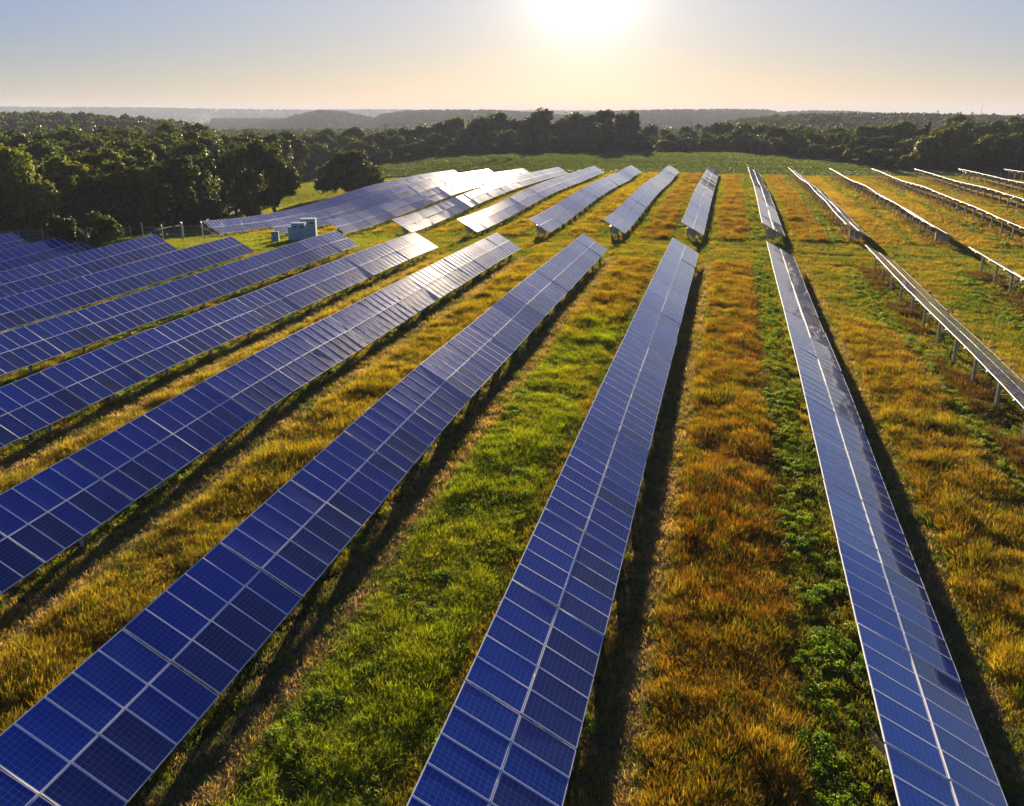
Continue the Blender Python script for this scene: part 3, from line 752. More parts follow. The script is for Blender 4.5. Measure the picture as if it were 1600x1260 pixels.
# single trees one can point to: (u, v top, D, width px, prototype, name, category, label, warm, value
SINGLES = [
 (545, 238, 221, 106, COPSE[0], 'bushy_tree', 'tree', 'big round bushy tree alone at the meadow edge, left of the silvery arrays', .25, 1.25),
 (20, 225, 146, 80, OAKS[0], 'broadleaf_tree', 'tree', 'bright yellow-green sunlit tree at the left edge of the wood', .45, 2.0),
 (95, 243, 158, 56, OAKS[1], 'broadleaf_tree', 'tree', 'small yellow-green sunlit tree right of the brightest tree in the wood', .4, 2.0),  # both yellow-green trees: sunlight painted in as a raised leaf value
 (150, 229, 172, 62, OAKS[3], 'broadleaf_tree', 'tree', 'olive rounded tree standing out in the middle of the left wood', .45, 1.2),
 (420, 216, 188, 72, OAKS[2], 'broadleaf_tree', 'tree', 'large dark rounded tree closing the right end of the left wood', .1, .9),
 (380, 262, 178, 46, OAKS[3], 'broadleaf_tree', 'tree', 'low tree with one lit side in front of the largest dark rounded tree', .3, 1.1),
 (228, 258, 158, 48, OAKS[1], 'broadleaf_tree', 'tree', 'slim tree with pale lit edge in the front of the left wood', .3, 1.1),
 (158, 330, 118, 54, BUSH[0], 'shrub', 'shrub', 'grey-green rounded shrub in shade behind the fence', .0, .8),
 (100, 332, 118, 50, BUSH[1], 'shrub', 'shrub', 'dark shrub in shade left of the rounded grey-green shrub', .0, .6),  # both shrubs: shade painted in as a lowered leaf value
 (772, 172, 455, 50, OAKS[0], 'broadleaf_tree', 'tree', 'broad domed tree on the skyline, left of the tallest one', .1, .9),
 (845, 167, 455, 44, OAKS[3], 'broadleaf_tree', 'tree', 'tallest tree of the skyline with a small round top', .1, .9),
 (892, 174, 450, 24, OAKS[2], 'broadleaf_tree', 'tree', 'small ball-topped tree on the skyline between taller crowns', .1, .9),
 (928, 169, 440, 34, OPEN[0], 'broadleaf_tree', 'tree', 'airy see-through tall tree on the skyline under the sun', .2, 1.1),
 (958, 171, 440, 26, OPEN[1], 'broadleaf_tree', 'tree', 'airy tall tree just right of the see-through tree on the skyline', .2, 1.0),
 (975, 172, 445, 26, OAKS[2], 'broadleaf_tree', 'tree', 'dense tall tree ending the high part of the skyline at its right', .15, .9),
 (597, 234, 338, 42, BUSH[0], 'shrub', 'shrub', 'long low shrub with lit top behind the crop field, right of the round bushy tree', .3, 1.2),
 (637, 239, 340, 20, BUSH[1], 'shrub', 'shrub', 'small lit shrub behind the crop field, second right of the bushy tree', .35, 1.2),
 (700, 237, 350, 26, BUSH[2], 'shrub', 'shrub', 'low shrub at the crop edge, third right of the bushy tree', .3, 1.1),
 (723, 236, 355, 12, BUSH[0], 'shrub', 'shrub', 'tiny shrub at the crop edge, fourth right of the bushy tree', .3, 1.2),
 (742, 237, 357, 14, BUSH[1], 'shrub', 'shrub', 'tiny shrub at the crop edge, fifth right of the bushy tree', .3, 1.2),
 (884, 225, 376, 32, BUSH[2], 'shrub', 'shrub', 'rounded dark bush against the treeline foot, under the airy skyline trees', .15, 1.0),
 (812, 233, 368, 18, BUSH[0], 'shrub', 'shrub', 'low bush at the crop edge below the tallest skyline tree', .1, 1.0),
 (1038, 231, 382, 34, BUSH[1], 'shrub', 'shrub', 'ragged sunlit scrub at the crop edge, left of the utility pole', .4, 1.4),
 (1066, 217, 386, 20, OAKS[4], 'broadleaf_tree', 'tree', 'small dark tree beside the utility pole', .1, .9),
 (1085, 231, 385, 22, BUSH[2], 'shrub', 'shrub', 'dark round shrub at the foot of the utility pole', .1, .9),
 (1182, 226, 372, 18, BUSH[0], 'shrub', 'shrub', 'low round shrub left of the rusty orange tree', .2, 1.1),
 (1191, 218, 374, 15, OAKS[3], 'broadleaf_tree', 'tree', 'slender small tree just left of the rusty orange tree', .2, 1.1),
 (1215, 215, 366, 30, OAKS[1], 'broadleaf_tree', 'tree', 'rusty orange tree at the edge of the crop field', 1.1, 1.3),
 (1258, 231, 342, 22, BUSH[1], 'shrub', 'shrub', 'brownish bush right of the rusty orange tree', .6, .9),
 (1330, 212, 312, 24, OPEN[1], 'broadleaf_tree', 'tree', 'small bright green tree in the front of the right wood', .2, 1.4),
 (1360, 238, 300, 44, BUSH[0], 'shrub', 'shrub', 'sprawling leafy shrub at the foot of the right wood', .2, 1.1),
 (1392, 243, 290, 24, BUSH[1], 'shrub', 'shrub', 'pale green shrub at the crop edge before the right wood', .3, 1.3),
 (1418, 240, 285, 32, BUSH[2], 'shrub', 'shrub', 'yellow-green bush at the corner of crop field and right wood', .5, 1.5),
 (1470, 198, 300, 62, OAKS[2], 'broadleaf_tree', 'tree', 'broad golden olive tree, most yellow of the right wood', .8, 1.35),
 (1500, 208, 292, 52, OAKS[0], 'broadleaf_tree', 'tree', 'golden olive tree overlapping the most yellow tree of the right wood', .75, 1.15),
 (1542, 210, 296, 40, OAKS[1], 'broadleaf_tree', 'tree', 'yellowish crown second right of the most yellow tree', .7, 1.4),
 (1450, 192, 360, 14, POPL[0], 'broadleaf_tree', 'tree', 'narrow dark tree rising left of the golden olive tree', .0, .8),
 (1508, 175, 430, 30, OAKS[3], 'broadleaf_tree', 'tree', 'tall spreading tree on the right skyline above the golden trees', .1, 1.0),
 (1590, 179, 440, 22, OPEN[0], 'broadleaf_tree', 'tree', 'tall feathery tree on the skyline at the right edge', .0, 1.0),
 (1585, 232, 282, 40, OAKS[4], 'broadleaf_tree', 'tree', 'fresh green tree at the right edge of the wood front', .1, 1.5),
]
for u, v, D, wpx, p, name, cat, lab, warm, val in SINGLES:
    x, y = atv(u, v + 10, D); h = max(height_at(u, v, D) - gz(x, y), 1.5)
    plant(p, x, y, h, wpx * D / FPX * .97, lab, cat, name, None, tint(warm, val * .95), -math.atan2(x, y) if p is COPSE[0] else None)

# far woodland on the hills: one mass
def gn_scatter(name, pts, protos, mat_label, cat, yaw, scl, tintc, pick, tilt=None, kind='stuff', sclz=None):
    n = len(pts)
    me_ = bpy.data.meshes.new(name); me_.vertices.add(n); me_.vertices.foreach_set('co', np.asarray(pts, np.float32).ravel())
    def attr(nm, ty, data, key='value'):
        a_ = me_.attributes.new(nm, ty, 'POINT'); a_.data.foreach_set(key, np.ascontiguousarray(data).ravel())
    tl = np.zeros((n, 2)) if tilt is None else tilt
    attr('erot', 'FLOAT_VECTOR', np.stack([tl[:, 0], tl[:, 1], yaw], 1).astype(np.float32), 'vector')
    sz = scl if sclz is None else sclz
    attr('escl', 'FLOAT_VECTOR', np.stack([scl, scl, sz], 1).astype(np.float32), 'vector')
    attr('tint', 'FLOAT_COLOR', np.concatenate([tintc, np.ones((n, 1))], 1).astype(np.float32), 'color')
    attr('pick', 'INT', np.asarray(pick, np.int32))
    ob = bpy.data.objects.new(name, me_); C.objects.link(ob)
    col_ = bpy.data.collections.new(name + '_kinds')
    for p_ in protos: col_.objects.link(p_)
    g = bpy.data.node_groups.new(name + '_spread', 'GeometryNodeTree')
    g.interface.new_socket('Geometry', in_out='INPUT', socket_type='NodeSocketGeometry')
    g.interface.new_socket('Geometry', in_out='OUTPUT', socket_type='NodeSocketGeometry')
    gi = g.nodes.new('NodeGroupInput'); go_ = g.nodes.new('NodeGroupOutput')
    ci = g.nodes.new('GeometryNodeCollectionInfo'); ci.inputs['Collection'].default_value = col_
    ci.inputs['Separate Children'].default_value = True; ci.inputs['Reset Children'].default_value = True
    io = g.nodes.new('GeometryNodeInstanceOnPoints'); io.inputs['Pick Instance'].default_value = True
    def na(nm, ty):
        a_ = g.nodes.new('GeometryNodeInputNamedAttribute'); a_.data_type = ty; a_.inputs['Name'].default_value = nm
        return a_.outputs['Attribute']
    g.links.new(gi.outputs[0], io.inputs['Points']); g.links.new(ci.outputs[0], io.inputs['Instance'])
    g.links.new(na('pick', 'INT'), io.inputs['Instance Index'])
    g.links.new(na('erot', 'FLOAT_VECTOR'), io.inputs['Rotation']); g.links.new(na('escl', 'FLOAT_VECTOR'), io.inputs['Scale'])
    g.links.new(io.outputs[0], go_.inputs[0])
    md = ob.modifiers.new('spread', 'NODES'); md.node_group = g
    tag(ob, mat_label, cat, None, kind)
    return ob
def inst_leaf_mat(name, transl=.42, gloss=.25, attr_tone=True, warmtr=(1.0, 1.02, .45)):
    m, t, o = new_mat(name)
    b = N(t, 'ShaderNodeAttribute', attribute_name='tint'); b.attribute_type = 'INSTANCER'
    a = N(t, 'ShaderNodeAttribute', attribute_name='tone')
    c = mixc(t, 1.0, a.outputs['Color'], b.outputs['Color'], 'MULTIPLY')
    d = N(t, 'ShaderNodeBsdfPrincipled'); d.inputs['Roughness'].default_value = .6; d.inputs['Specular IOR Level'].default_value = gloss
    tr = N(t, 'ShaderNodeBsdfTranslucent'); t.links.new(c, d.inputs['Base Color'])
    t.links.new(mixc(t, 1.0, c, warmtr, 'MULTIPLY'), tr.inputs['Color'])
    mx = N(t, 'ShaderNodeMixShader'); mx.inputs[0].default_value = transl
    t.links.new(d.outputs[0], mx.inputs[1]); t.links.new(tr.outputs[0], mx.inputs[2]); t.links.new(mx.outputs[0], o.inputs['Surface'])
    return m
MFAR = inst_leaf_mat('far_wood_leaves', .27, .05)
def unlinked(me_, name):
    return bpy.data.objects.new(name, me_)
FARP = []
for i in range(4):
    V, T = leaf_cloud(crown_lobes(9, 9.5, .2, 90 + i, 7), 900, 1.05, 90 + i)
    FARP.append(unlinked(cloud_mesh('wood_crown', V, T, LEAFC, MFAR), 'wood_crown'))
g = np.random.default_rng(21)
fp = []
def spread(u0, u1, D0, D1, n):
    u = g.uniform(u0, u1, n); D = np.sqrt(g.uniform(D0 ** 2, D1 ** 2, n))
    a = np.arctan((u - 800) * math.cos(PITCH) / FPX) - YAW
    fp.append(np.stack([np.sin(a) * D, np.cos(a) * D], 1))
spread(-200, 480, 345, 1050, 5200)
spread(440, 1200, 470, 1100, 4500)
spread(330, 960, 1150, 2900, 9500)
spread(900, 1750, 1300, 3300, 16000)
spread(1150, 1750, 390, 1300, 5600)
spread(1665, 2700, 285, 430, 900)
spread(-100, 1000, 4500, 5500, 5000)
spread(-100, 900, 3000, 4000, 2500)
fp = np.concatenate(fp)
fz = ground(fp[:, 0], fp[:, 1])
fd = np.hypot(fp[:, 0], fp[:, 1])
keep = (fd < 3000) | (fbm(fp[:, 0], fp[:, 1] * .5, 420) < .5) | (fd > 4400)
fp, fz, fd = fp[keep], fz[keep], fd[keep]
n = len(fp)
tn = np.stack([g.uniform(.8, 1.4, n), g.uniform(.9, 1.25, n), g.uniform(.8, 1.1, n)], 1)
gn_scatter('far_woodland', np.stack([fp[:, 0], fp[:, 1], fz - .5], 1), FARP, 'hazy unbroken woodland covering the hills behind the treeline', 'woodland',
           g.uniform(0, 6.28, n), g.uniform(.8, 1.35, n) * np.where(fd > 1300, 1.35, 1), tn, g.integers(0, 4, n), sclz=g.uniform(.8, 1.5, n) * np.where((fd < 440) & (fp[:, 0] > 85), 1.5, 1))

# ------------------------------------------------------------------ cabinets, fence, poles
mteal = simple_mat('cabinet_teal_paint', (.20, .36, .46), .45, .0, .12, 1.5)
mconc = simple_mat('pad_concrete', (.36, .34, .30), .9, 0, .2, 3)
mdark = simple_mat('dark_gap', (.03, .035, .04), .7)
def cabinet(x, y, rz, w, d, h, label, steps=()):
    root = empty('electrical_cabinet', (x, y, gz(x, y)), rz, label, 'cabinet')
    mb = MB(); mb.box((0, 0, .12 + h / 2), (w, d, h))
    for (cx_, cy_, sw, sd, sh) in steps: mb.box((cx_, cy_, .12 + sh / 2), (sw, sd, sh))
    mb.build('housing', mteal, root)
    MB().box((0, 0, .12 + h + .04), (w + .12, d + .12, .08)).build('lid', mteal, root)
    MB().box((0, 0, -.14), (w + .5, d + .5, .52)).build('concrete_pad', mconc, root)
    for sx_ in (-1, 1):
        dr = MB().box((sx_ * w * .25, -d / 2 - .012, .12 + h * .5), (w * .46, .024, h * .88)).build('door', mteal, root)
        MB().box((sx_ * w * .06, -d / 2 - .045, .12 + h * .5), (.05, .04, .22)).build('handle', mdark, dr)
        MB().box((sx_ * w * .25, -d / 2 - .030, .12 + h * .82), (w * .28, .012, h * .08)).build('louvre', mdark, dr)
    return root
x, y = atv(483, 362, 131.5); cabinet(x, y, .35, 2.1, 1.9, 2.75, 'tallest teal cabinet of the three on the gravel pad')
x, y = atv(468, 370, 127.5); cabinet(x, y, .35, 1.8, 1.5, 2.4, 'stepped middle teal cabinet in front of the tallest one', steps=((-1.18, 0, .56, 1.2, 1.95),))
x, y = atv(431, 378, 126); cabinet(x, y, .35, .95, .7, 1.35, 'small grey-teal cabinet left of the two big ones')

mpost = simple_mat('fence_galvanised', (.52, .51, .47), .5, .3, .2, 3)
mwood = simple_mat('pole_timber', (.22, .17, .12), .9, 0, .3, 5)
msign = simple_mat('sign_white', (.75, .78, .80), .5)
def fence(pts, label, name='wire_fence', h=2.1, spacing=3.0, thick=(), rails=(.5, 1.0, 1.5, 2.05), pr=.035):
    P = [Vector((a, b, gz(a, b))) for a, b in pts]
    root = empty(name, P[0], 0, label, 'fence')
    L = []
    for a, b in zip(P[:-1], P[1:]):
        n_ = max(1, int(round((b - a).length / spacing)))
        L += [a.lerp(b, i / n_) for i in range(n_)]
    L.append(P[-1])
    L = [Vector((q.x, q.y, gz(q.x, q.y))) for q in L]
    for i, q in enumerate(L):
        r = pr * (1.9 if i in thick else 1); hh = h + (.35 if i in thick else .05)
        mb = MB(); z = q - P[0]
        mb.tube([z + Vector((0, 0, -.4)), z + Vector((0, 0, hh))], r, 8)
        mb.tube([z + Vector((0, 0, hh)), z + Vector((-.16, .1, hh + .22))], r * .5, 5)
        mb.build('post', mpost, root)
    w = MB()
    for zr in rails: w.tube([q - P[0] + Vector((0, 0, zr)) for q in L], .012 if zr < 2 else .022, 4)
    for a, b in zip(L[:-1], L[1:]):
        k_ = max(2, int((b - a).length / .3))
        for j in range(k_):
            c0 = a.lerp(b, j / k_) - P[0]; c1 = a.lerp(b, (j + 1) / k_) - P[0]
            w.tube([c0 + Vector((0, 0, .1)), c1 + Vector((0, 0, h))], .004, 3, False); w.tube([c1 + Vector((0, 0, .1)), c0 + Vector((0, 0, h))], .004, 3, False)
    w.build('wire_mesh', mpost, root)
    return root, L
fence([(-108, 96), (-88, 103.5), (-79.6, 106)], 'chain-link fence with outward-leaning arms at the foot of the left wood', thick=(7,))
fr, L = fence([(-78.2, 106.6), (-74.8, 110.6)], 'gate section of the fence with thick posts and small signs', name='fence_gate', thick=(0, 2), spacing=2.6)
for i, f_ in enumerate((.2, .45, .62)):
    q = L[0].lerp(L[-1], f_) - L[0]
    MB().box(q + Vector((.03, -.06, 1.05)), (.42 if i == 0 else .28, .02, .5 if i == 0 else .34), Matrix.Rotation(.85, 3, 'Z')).build('sign_plate', msign, fr)
fr2, L2 = fence([(-74.8, 110.9), (-73.2, 113.2), (-68.5, 116.2)], 'sunlit wire fence from the gate towards the leftmost silvery array', thick=(0, 1), spacing=2.4)
MB().tube([Vector((1.4, 2.1, 1.9)), Vector((4.0, 3.5, .1))], .05, 6).build('brace', mpost, fr2)
# low fence between the solar field and the crop
fpts = [(x_, float(soy_front(x_)) - .8) for x_ in (-72, -40, -5, 30, 66, 110)]
fence(fpts, 'low dark wire fence along the front of the crop field', spacing=5.0, h=1.3, rails=(.4, .8, 1.25), pr=.05)
def pole(u, D, vtop, label):
    x, y = atv(u, 220, D); h = height_at(u, vtop, D) - gz(x, y)
    root = empty('utility_pole', (x, y, gz(x, y)), .2, label, 'utility pole')
    MB().tube([(0, 0, -.5), (0, 0, h * .5), (0, 0, h)], [.20, .17, .13], 8).build('pole_shaft', mwood, root)
    MB().box((0, 0, h - .7), (2.4, .12, .14)).build('cross_arm', mwood, root)
    for q in (-1.0, 0, 1.0): MB().tube([(q, 0, h - .63), (q, 0, h - .38)], [.05, .07], 6).build('insulator', mpost, root)
    return root, Vector((x, y, gz(x, y) + h - .6))
_, pa = pole(1078, 384, 190, 'bare utility pole in front of the treeline')
_, pb = pole(603, 352, 193, 'utility pole among the trees right of the round bushy tree')
mb = MB()
for dz in (0, .05):
    for dx in (-.9, .9):
        mb.tube([pa.lerp(pb, f_) + Vector((dx, 0, -5 * 4 * f_ * (1 - f_) * .6 + .2 + dz * 12)) for f_ in np.linspace(0, 1, 17)], .016, 4)
        break
mb.build('power_line', mdark); tag(bpy.data.objects['power_line'], 'thin sagging power line strung between the two utility poles', 'power line')
x, y = at(1533, 3000); zt = height_at(1533, 161, 3000); zb = gz(x, y)
root = empty('radio_mast', (x, y, zb), 0, 'thin radio mast on the far right ridge', 'mast')
MB().tube([(0, 0, -2), (0, 0, (zt - zb) * .55)], .9, 6).build('lower_mast', mpost, root); MB().tube([(0, 0, (zt - zb) * .55), (0, 0, zt - zb)], .45, 6).build('antenna', mpost, root)
x, y = at(1465, 3000); zt = height_at(1465, 173, 3000); zb = gz(x, y)
root = empty('water_tower', (x, y, zb), 0, 'small water tower on the far right ridge', 'water tower')
MB().tube([(0, 0, -2), (0, 0, zt - zb - 4)], [2.0, 1.6], 10).build('stem', mpost, root)
MB().tube([(0, 0, zt - zb - 5), (0, 0, zt - zb - 3), (0, 0, zt - zb - 1), (0, 0, zt - zb)], [1.6, 4, 3.6, 1], 12).build('tank', mpost, root)

# ------------------------------------------------------------------ standing grass, mown grass, weeds, crop
MGRASS = inst_leaf_mat('grass_blades', .5, .15, warmtr=(1.1, 1.0, .4))
MWEED = inst_leaf_mat('weed_leaves', .45, .25, warmtr=(1.0, 1.1, .35))
def tuft_mesh(seed, nb, h, spread_, width, lean, head=False):
    g = np.random.default_rng(seed); V = []; F = []; T = []
    for i in range(nb):
        a = g.uniform(0, 6.28); r = spread_ * math.sqrt(g.random()); b = np.array((math.cos(a) * r, math.sin(a) * r, -.05))
        hh = h * g.uniform(.6, 1.15); la = a + g.normal() * .8; ln = lean * g.uniform(.3, 1.3) * hh
        d = np.array((math.cos(la), math.sin(la), 0)); wa = g.uniform(0, 3.14); wv = np.array((math.cos(wa), math.sin(wa), 0)) * width * g.uniform(.6, 1.3)
        tone = g.uniform(.7, 1.3); k = len(V)
        pts_ = [b, b + d * ln * .22 + np.array((0, 0, hh * .5)), b + d * ln * .62 + np.array((0, 0, hh * .85)), b + d * ln + np.array((0, 0, hh))]
        ws = [.8, 1.0, .7, .1] if not head or i % 3 else [.45, .4, 1.25, .5]
        for p_, w_ in zip(pts_, ws): V += [p_ - wv * w_ * .5, p_ + wv * w_ * .5]
        F += [(k, k + 1, k + 3, k + 2), (k + 2, k + 3, k + 5, k + 4), (k + 4, k + 5, k + 7, k + 6)]
        hd = np.array((1.05, .82, .6)) if head and i % 3 == 0 else np.ones(3)
        T += [tone * np.array((1, 1, 1))] * 4 + [tone * 1.05 * hd] * 4
    me_ = bpy.data.meshes.new('grass_tuft'); me_.from_pydata([tuple(v) for v in V], [], F)
    ca = me_.color_attributes.new('tone', 'FLOAT_COLOR', 'POINT')
    ca.data.foreach_set('color', np.concatenate([np.array(T), np.ones((len(T), 1))], 1).astype(np.float32).ravel())
    me_.materials.append(MGRASS)
    return me_
def weed_mesh(seed, n, r, h, size):
    V, T = leaf_cloud([((0, 0, h * .4), (r, r, h * .6)), ((r * .5, 0, h * .35), (r * .6, r * .6, h * .5)), ((-r * .3, r * .5, h * .3), (r * .6, r * .6, h * .55))], n, size, seed)
    return cloud_mesh('weed_clump', V, T, (1, 1, 1), MWEED)
TALL = [unlinked(tuft_mesh(200 + i, 38, (.48, .42, .38, .54)[i], .27, .0125, (.45, .6, .8, .4)[i], i != 2), 'tall_tuft') for i in range(4)]
SHORT = [unlinked(tuft_mesh(220 + i, 36, .20, .26, .0125, .7), 'short_tuft') for i in range(3)]
WEEDS = [unlinked(weed_mesh(240 + i, 190, .32, .24, .05), 'weed_clump') for i in range(4)]
CROP = [unlinked(weed_mesh(260 + i, 44, .50, .32, .26), 'crop_plant') for i in range(3)]

def in_view(x, y, pad=60):
    a = np.arctan2(x, y) + YAW; u = 800 + FPX * np.tan(np.clip(a, -1.3, 1.3)) / math.cos(PITCH)
    fw = np.hypot(x, y) * np.cos(a); zc_ = fw * math.cos(PITCH) + 16 * math.sin(PITCH)
    uu_ = 800 + FPX * (np.hypot(x, y) * np.sin(a)) / np.maximum(zc_, .1)
    vv = 630 - FPX * (-16 * math.cos(PITCH) + fw * math.sin(PITCH)) / np.maximum(zc_, .1)
    return (uu_ > -pad * 3) & (uu_ < 1600 + pad * 3) & (vv < 1260 + pad * 2) & (y > 4)
g = np.random.default_rng(77)
def uniform_pts(x0, x1, y0, y1, dens):
    n_ = int((x1 - x0) * (y1 - y0) * dens); return g.uniform(x0, x1, n_), g.uniform(y0, y1, n_)
BANDS = [(8, 32, -34, 16, 1.0), (32, 62, -62, 26, .62), (62, 101, -92, 34, .40), (101, 118, -96, 42, .34), (118, 250, -96, 75, .16)]
def grow(fn, base_density, sizes):
    X = []; Y = []; Sz = []; A = []
    for (y0, y1, x0, x1, f), sz in zip(BANDS, sizes):
        x, y = uniform_pts(x0, x1, y0, y1, base_density * f)
        ok = in_view(x, y); x, y = x[ok], y[ok]
        z = zones(x, y); pr = fn(x, y, z)
        ok = g.random(len(x)) < pr
        X.append(x[ok]); Y.append(y[ok]); Sz.append(np.full(ok.sum(), sz))
    return np.concatenate(X), np.concatenate(Y), np.concatenate(Sz)
def place(name, XY, protos, label, cat, tintc, scl, zs=None, tiltsd=.12, wind=0.0):
    x, y = XY; n_ = len(x)
    z = ground(x, y)
    tl = g.normal(0, tiltsd, (n_, 2))
    return gn_scatter(name, np.stack([x, y, z], 1), protos, label, cat, g.uniform(0, 6.28, n_), scl, tintc, g.integers(0, len(protos), n_), tilt=tl, sclz=zs)
# tall standing grass
x, y, sz = grow(lambda x, y, z: z['tall'] * np.clip(2.6 * fbm(x, y, 1.3) - .40, .05, 1), 74, (1.0, 1.12, 1.25, 1.3, 1.6))
Zp = zones(x, y); tcol = tall_colour(x, y, Zp)
rr = g.random(len(x)); lush0 = (Zp['m'] == -2) & (y < 66); rr = np.where(lush0 & (rr > .16), .5, rr)
tcol = np.where((rr < .16)[:, None], np.array((.15, .22, .012))[None], tcol)
tcol = np.where(((rr > .16) & (rr < .27))[:, None], np.array((.11, .062, .016))[None], tcol)
tcol = np.where(((rr > .27) & (rr < .36))[:, None], np.array((.36, .29, .05))[None], tcol)
tcol = tcol * g.uniform(.6, 1.35, len(x))[:, None]
lush = ((Zp['m'] == -2) & (y < 60))
place('tall_grass', (x, y), TALL, 'standing gold, rust and green grass in strips between the solar rows', 'grass', tcol, sz * g.uniform(.65, 1.1, len(x)), sz * g.uniform(.5, 1.0, len(x)) * (.45 + 1.1 * fbm(x, y, 2.0)) * np.where(lush, .7, 1) * (.45 + .55 * Zp['tall']))
# short grass nearly everywhere else
def short_p(x, y, z):
    p = (1 - z['tall']) * (1 - .2 * z['track']) * (1 - .55 * z['under']) * (1 - .1 * z['weeds'])
    p = p * np.clip(.25 + 1.2 * fbm(x, y, 1.4), 0, 1)
    p = np.where((z['s'] > 3.0) & (z['s'] < 3.9) & z['near'], p * .85, p)
    p = np.maximum(p, z['track'] * .8)
    p = np.where(~z['sec'] & (y > 90) & (y < 120), p * np.clip(2.6 * fbm(x * .16, y * 3.2, 3.0) - .5, .08, 1), p)
    return np.where(x < wood_front(y), 0, p) * (y < soy_front(x))
x, y, sz = grow(short_p, 36, (1.0, 1.2, 1.5, 1.6, 2.2))
Zp = zones(x, y); n1_ = fbm(x, y, 2.2)[:, None]; n2_ = fbm(x * .25, y * 3, 3.0)[:, None]
cg = np.array((.12, .18, .012))[None]; cy = np.array((.33, .26, .022))[None]; cs = np.array((.28, .22, .09))[None]
tcol = cg + (cy - cg) * np.clip((n1_ - .3) * 2.2, 0, 1)
rf = Zp['far'] & (Zp['m'] >= 1)
tcol = np.where(rf[:, None], np.array((.34, .25, .025))[None] * (.6 + .6 * fbm(x * 2, y * .3, 4.0))[:, None], tcol)
lf = (x < -46) & (y > 96) & (y < 122)
tcol = np.where(lf[:, None], np.array((.20, .25, .012))[None], tcol)
tcol = tcol + (cs - tcol) * np.clip((n2_ - .6) * 3, 0, .6) * (~Zp['sec'])[:, None]
tcol = tcol + (np.array((.19, .16, .12))[None] - tcol) * (((Zp['s'] > 2.6) & (Zp['s'] < 4.2) & Zp['near'])[:, None] * (g.random(len(x)) < .45)[:, None])
straw = (g.random(len(x)) < Zp['track'] * .75 * np.clip(fbm(x, y, 1.2) * 3 - .5, 0, 1) * 1.1) | ((g.random(len(x)) < .14) & (Zp['s'] > 2.4) & (Zp['s'] < 3.9) & Zp['near'])
tcol = np.where(straw[:, None], np.array((.52, .37, .21))[None], tcol)
tcol = tcol * g.uniform(.65, 1.3, len(x))[:, None]
place('mown_grass', (x, y), SHORT, 'short mown grass on the aisles and under the panels', 'grass', tcol, sz * g.uniform(.8, 1.3, len(x)), sz * g.uniform(.5, 1.4, len(x)) * np.where(straw, .85, 1))
# leafy weeds
def weed_p(x, y, z):
    p = z['weeds'] * np.clip(fbm(x, y, 1.6) * 2.4 - .7, 0, 1)
    p = np.maximum(p, z['under'] * .22 * np.clip(fbm(x, y, 2.0) * 2 - .6, 0, 1))
    lush = (z['m'] == -2) & z['near'] & (y < 66)
    p = np.maximum(p, np.where(lush, z['tall'] * .16 * np.clip(fbm(x + 9, y, 1.3) * 2.2 - .5, 0, 1), 0))
    return p
x, y, sz = grow(weed_p, 26, (1.0, 1.1, 1.3, 1.3, 1.8))
tcol = np.array((.15, .26, .012))[None] * g.uniform(.5, 1.3, len(x))[:, None]
tcol = tcol + (np.array((.25, .24, .02))[None] - tcol) * np.clip((fbm(x, y, 1.0) - .42) * 2.5, 0, .85)[:, None]
place('weeds', (x, y), WEEDS, 'bright green leafy weeds along the high edges of the panels', 'weeds', tcol, sz * g.uniform(.35, 1.0, len(x)), sz * g.uniform(.4, 1.2, len(x)))
# rust weeds standing under the high edges of the right-hand rows
X = []; Y = []
for k, y0, y1 in ((1, 34, 99), (0, 68, 98)):
    n_ = int((y1 - y0) * 26); X.append(row_x(k) + g.uniform(-.5, 1.6, n_)); Y.append(g.uniform(y0, y1, n_))
for k in range(1, -5, -1):
    n_ = 1100; X.append(row_x(k) + g.uniform(-.3, 2.0, n_)); Y.append(g.uniform(FAR_START.get(k, 117), 243, n_))
x = np.concatenate(X); y = np.concatenate(Y); ok = fbm(x, y, 4) > .42; x, y = x[ok], y[ok]
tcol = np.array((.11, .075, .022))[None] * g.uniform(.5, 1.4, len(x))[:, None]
place('dry_weeds', (x, y), TALL, 'brown dry weeds standing in the shade under the right-hand panels', 'weeds', tcol, g.uniform(.9, 1.5, len(x)), g.uniform(.6, 1.3, len(x)))
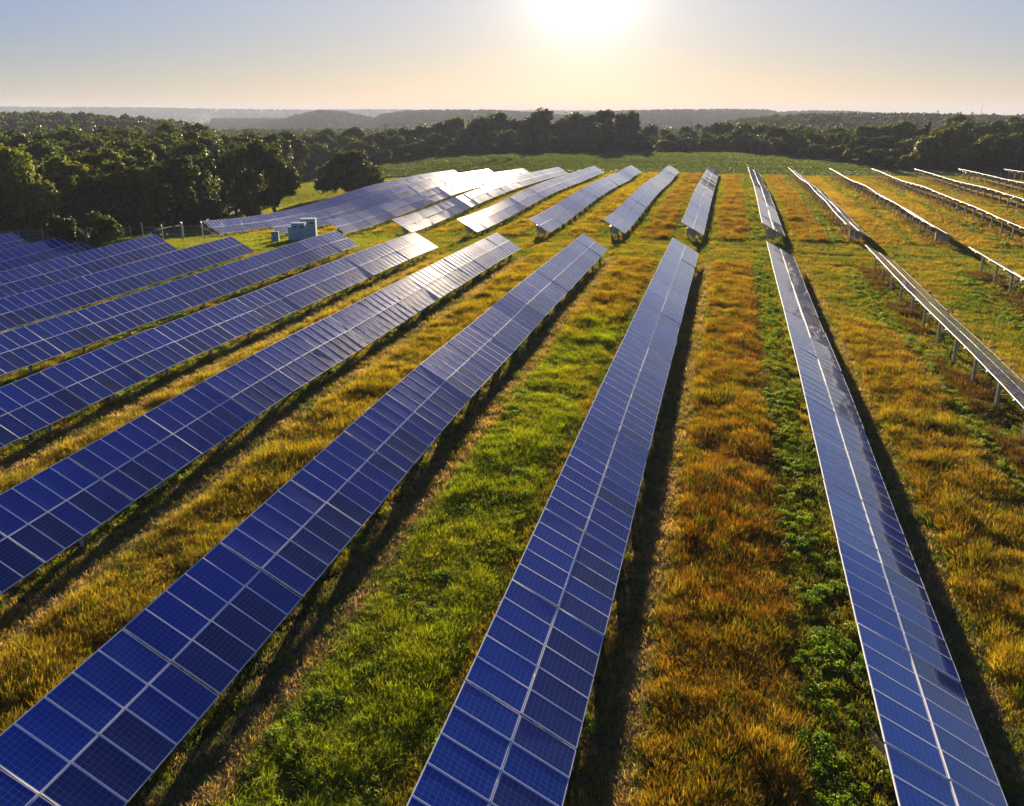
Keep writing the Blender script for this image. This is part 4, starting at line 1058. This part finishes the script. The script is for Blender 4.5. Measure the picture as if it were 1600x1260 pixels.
# meadow left of the far block
x, y = g.uniform(-172, -70, 70000), g.uniform(95, 340, 70000)
ok = (x > wood_front(y) - 1) & ((x < -78) | (y < 117)) & (y > 96) & (y < 250 + np.maximum(0, -x - 105) * 1.6); x, y = x[ok], y[ok]
tcol = (np.array((.17, .235, .012))[None] + np.array((.08, .04, .005))[None] * fbm(x, y, 5)[:, None]) * g.uniform(.7, 1.2, len(x))[:, None]
place('meadow_grass', (x, y), SHORT, 'bright yellow-green meadow grass below the left wood', 'grass', tcol, g.uniform(1.4, 2.6, len(x)), g.uniform(.9, 1.8, len(x)))
# crop field
x, y = uniform_pts(-150, 130, 250, 395, 2.3)
a = np.arctan2(x, y) + YAW; u = 800 + FPX * np.tan(np.clip(a, -1.3, 1.3)) / math.cos(PITCH)
y = np.round(y / 1.5) * 1.5 + g.normal(0, .16, len(y))
arc = np.hypot(x + 103, y - 300)
tram = ((np.abs(arc - 24) < 1.1) | (np.abs(arc - 29) < 1.1) | (np.abs(arc - 47) < 1.1) | (np.abs(arc - 52) < 1.1)) & (x < -62)
ok = (y > soy_front(x) + 1.2) & (np.hypot(x, y) < tree_base(u)) & (u > 440) & (u < 1680) & (x > -140)
x, y, tram = x[ok], y[ok], tram[ok]
tcol = np.array((.135, .165, .045))[None] * np.where(tram, .45, 1)[:, None] * (g.uniform(.75, 1.2, len(x)) * (.75 + .5 * fbm(x * .3, y, 8)))[:, None]
place('crop_plants', (x, y), CROP, 'even green crop covering the field before the treeline', 'crop', tcol, g.uniform(.8, 1.25, len(x)), g.uniform(.7, 1.2, len(x)))

# ------------------------------------------------------------------ haze
HZ = (-7700, 7700, -520, 9500, -48, 66)
zmin = float(GZ.min()) - 1.0
mh, t, o = new_mat('valley_haze')
pv = N(t, 'ShaderNodeVolumePrincipled')
pv.inputs['Color'].default_value = (.50, .57, .77, 1)
pv.inputs['Density'].default_value = 1.6e-4
pv.inputs['Anisotropy'].default_value = .0
t.links.new(pv.outputs[0], o.inputs['Volume'])
hz = MB().box(((HZ[0] + HZ[1]) / 2, (HZ[2] + HZ[3]) / 2, (zmin + HZ[5]) / 2), (HZ[1] - HZ[0] + 40, HZ[3] - HZ[2] + 80, HZ[5] - zmin)).build('haze', mh)
hz['kind'] = 'stuff'; hz['label'] = 'pale blue morning haze over the far hills'; hz['category'] = 'haze'
print('tables', n_tables, 'trees', n_tree, 'objects', len(bpy.data.objects), 'ground verts', len(fx), 'zmax', GZ.max(), zmin)
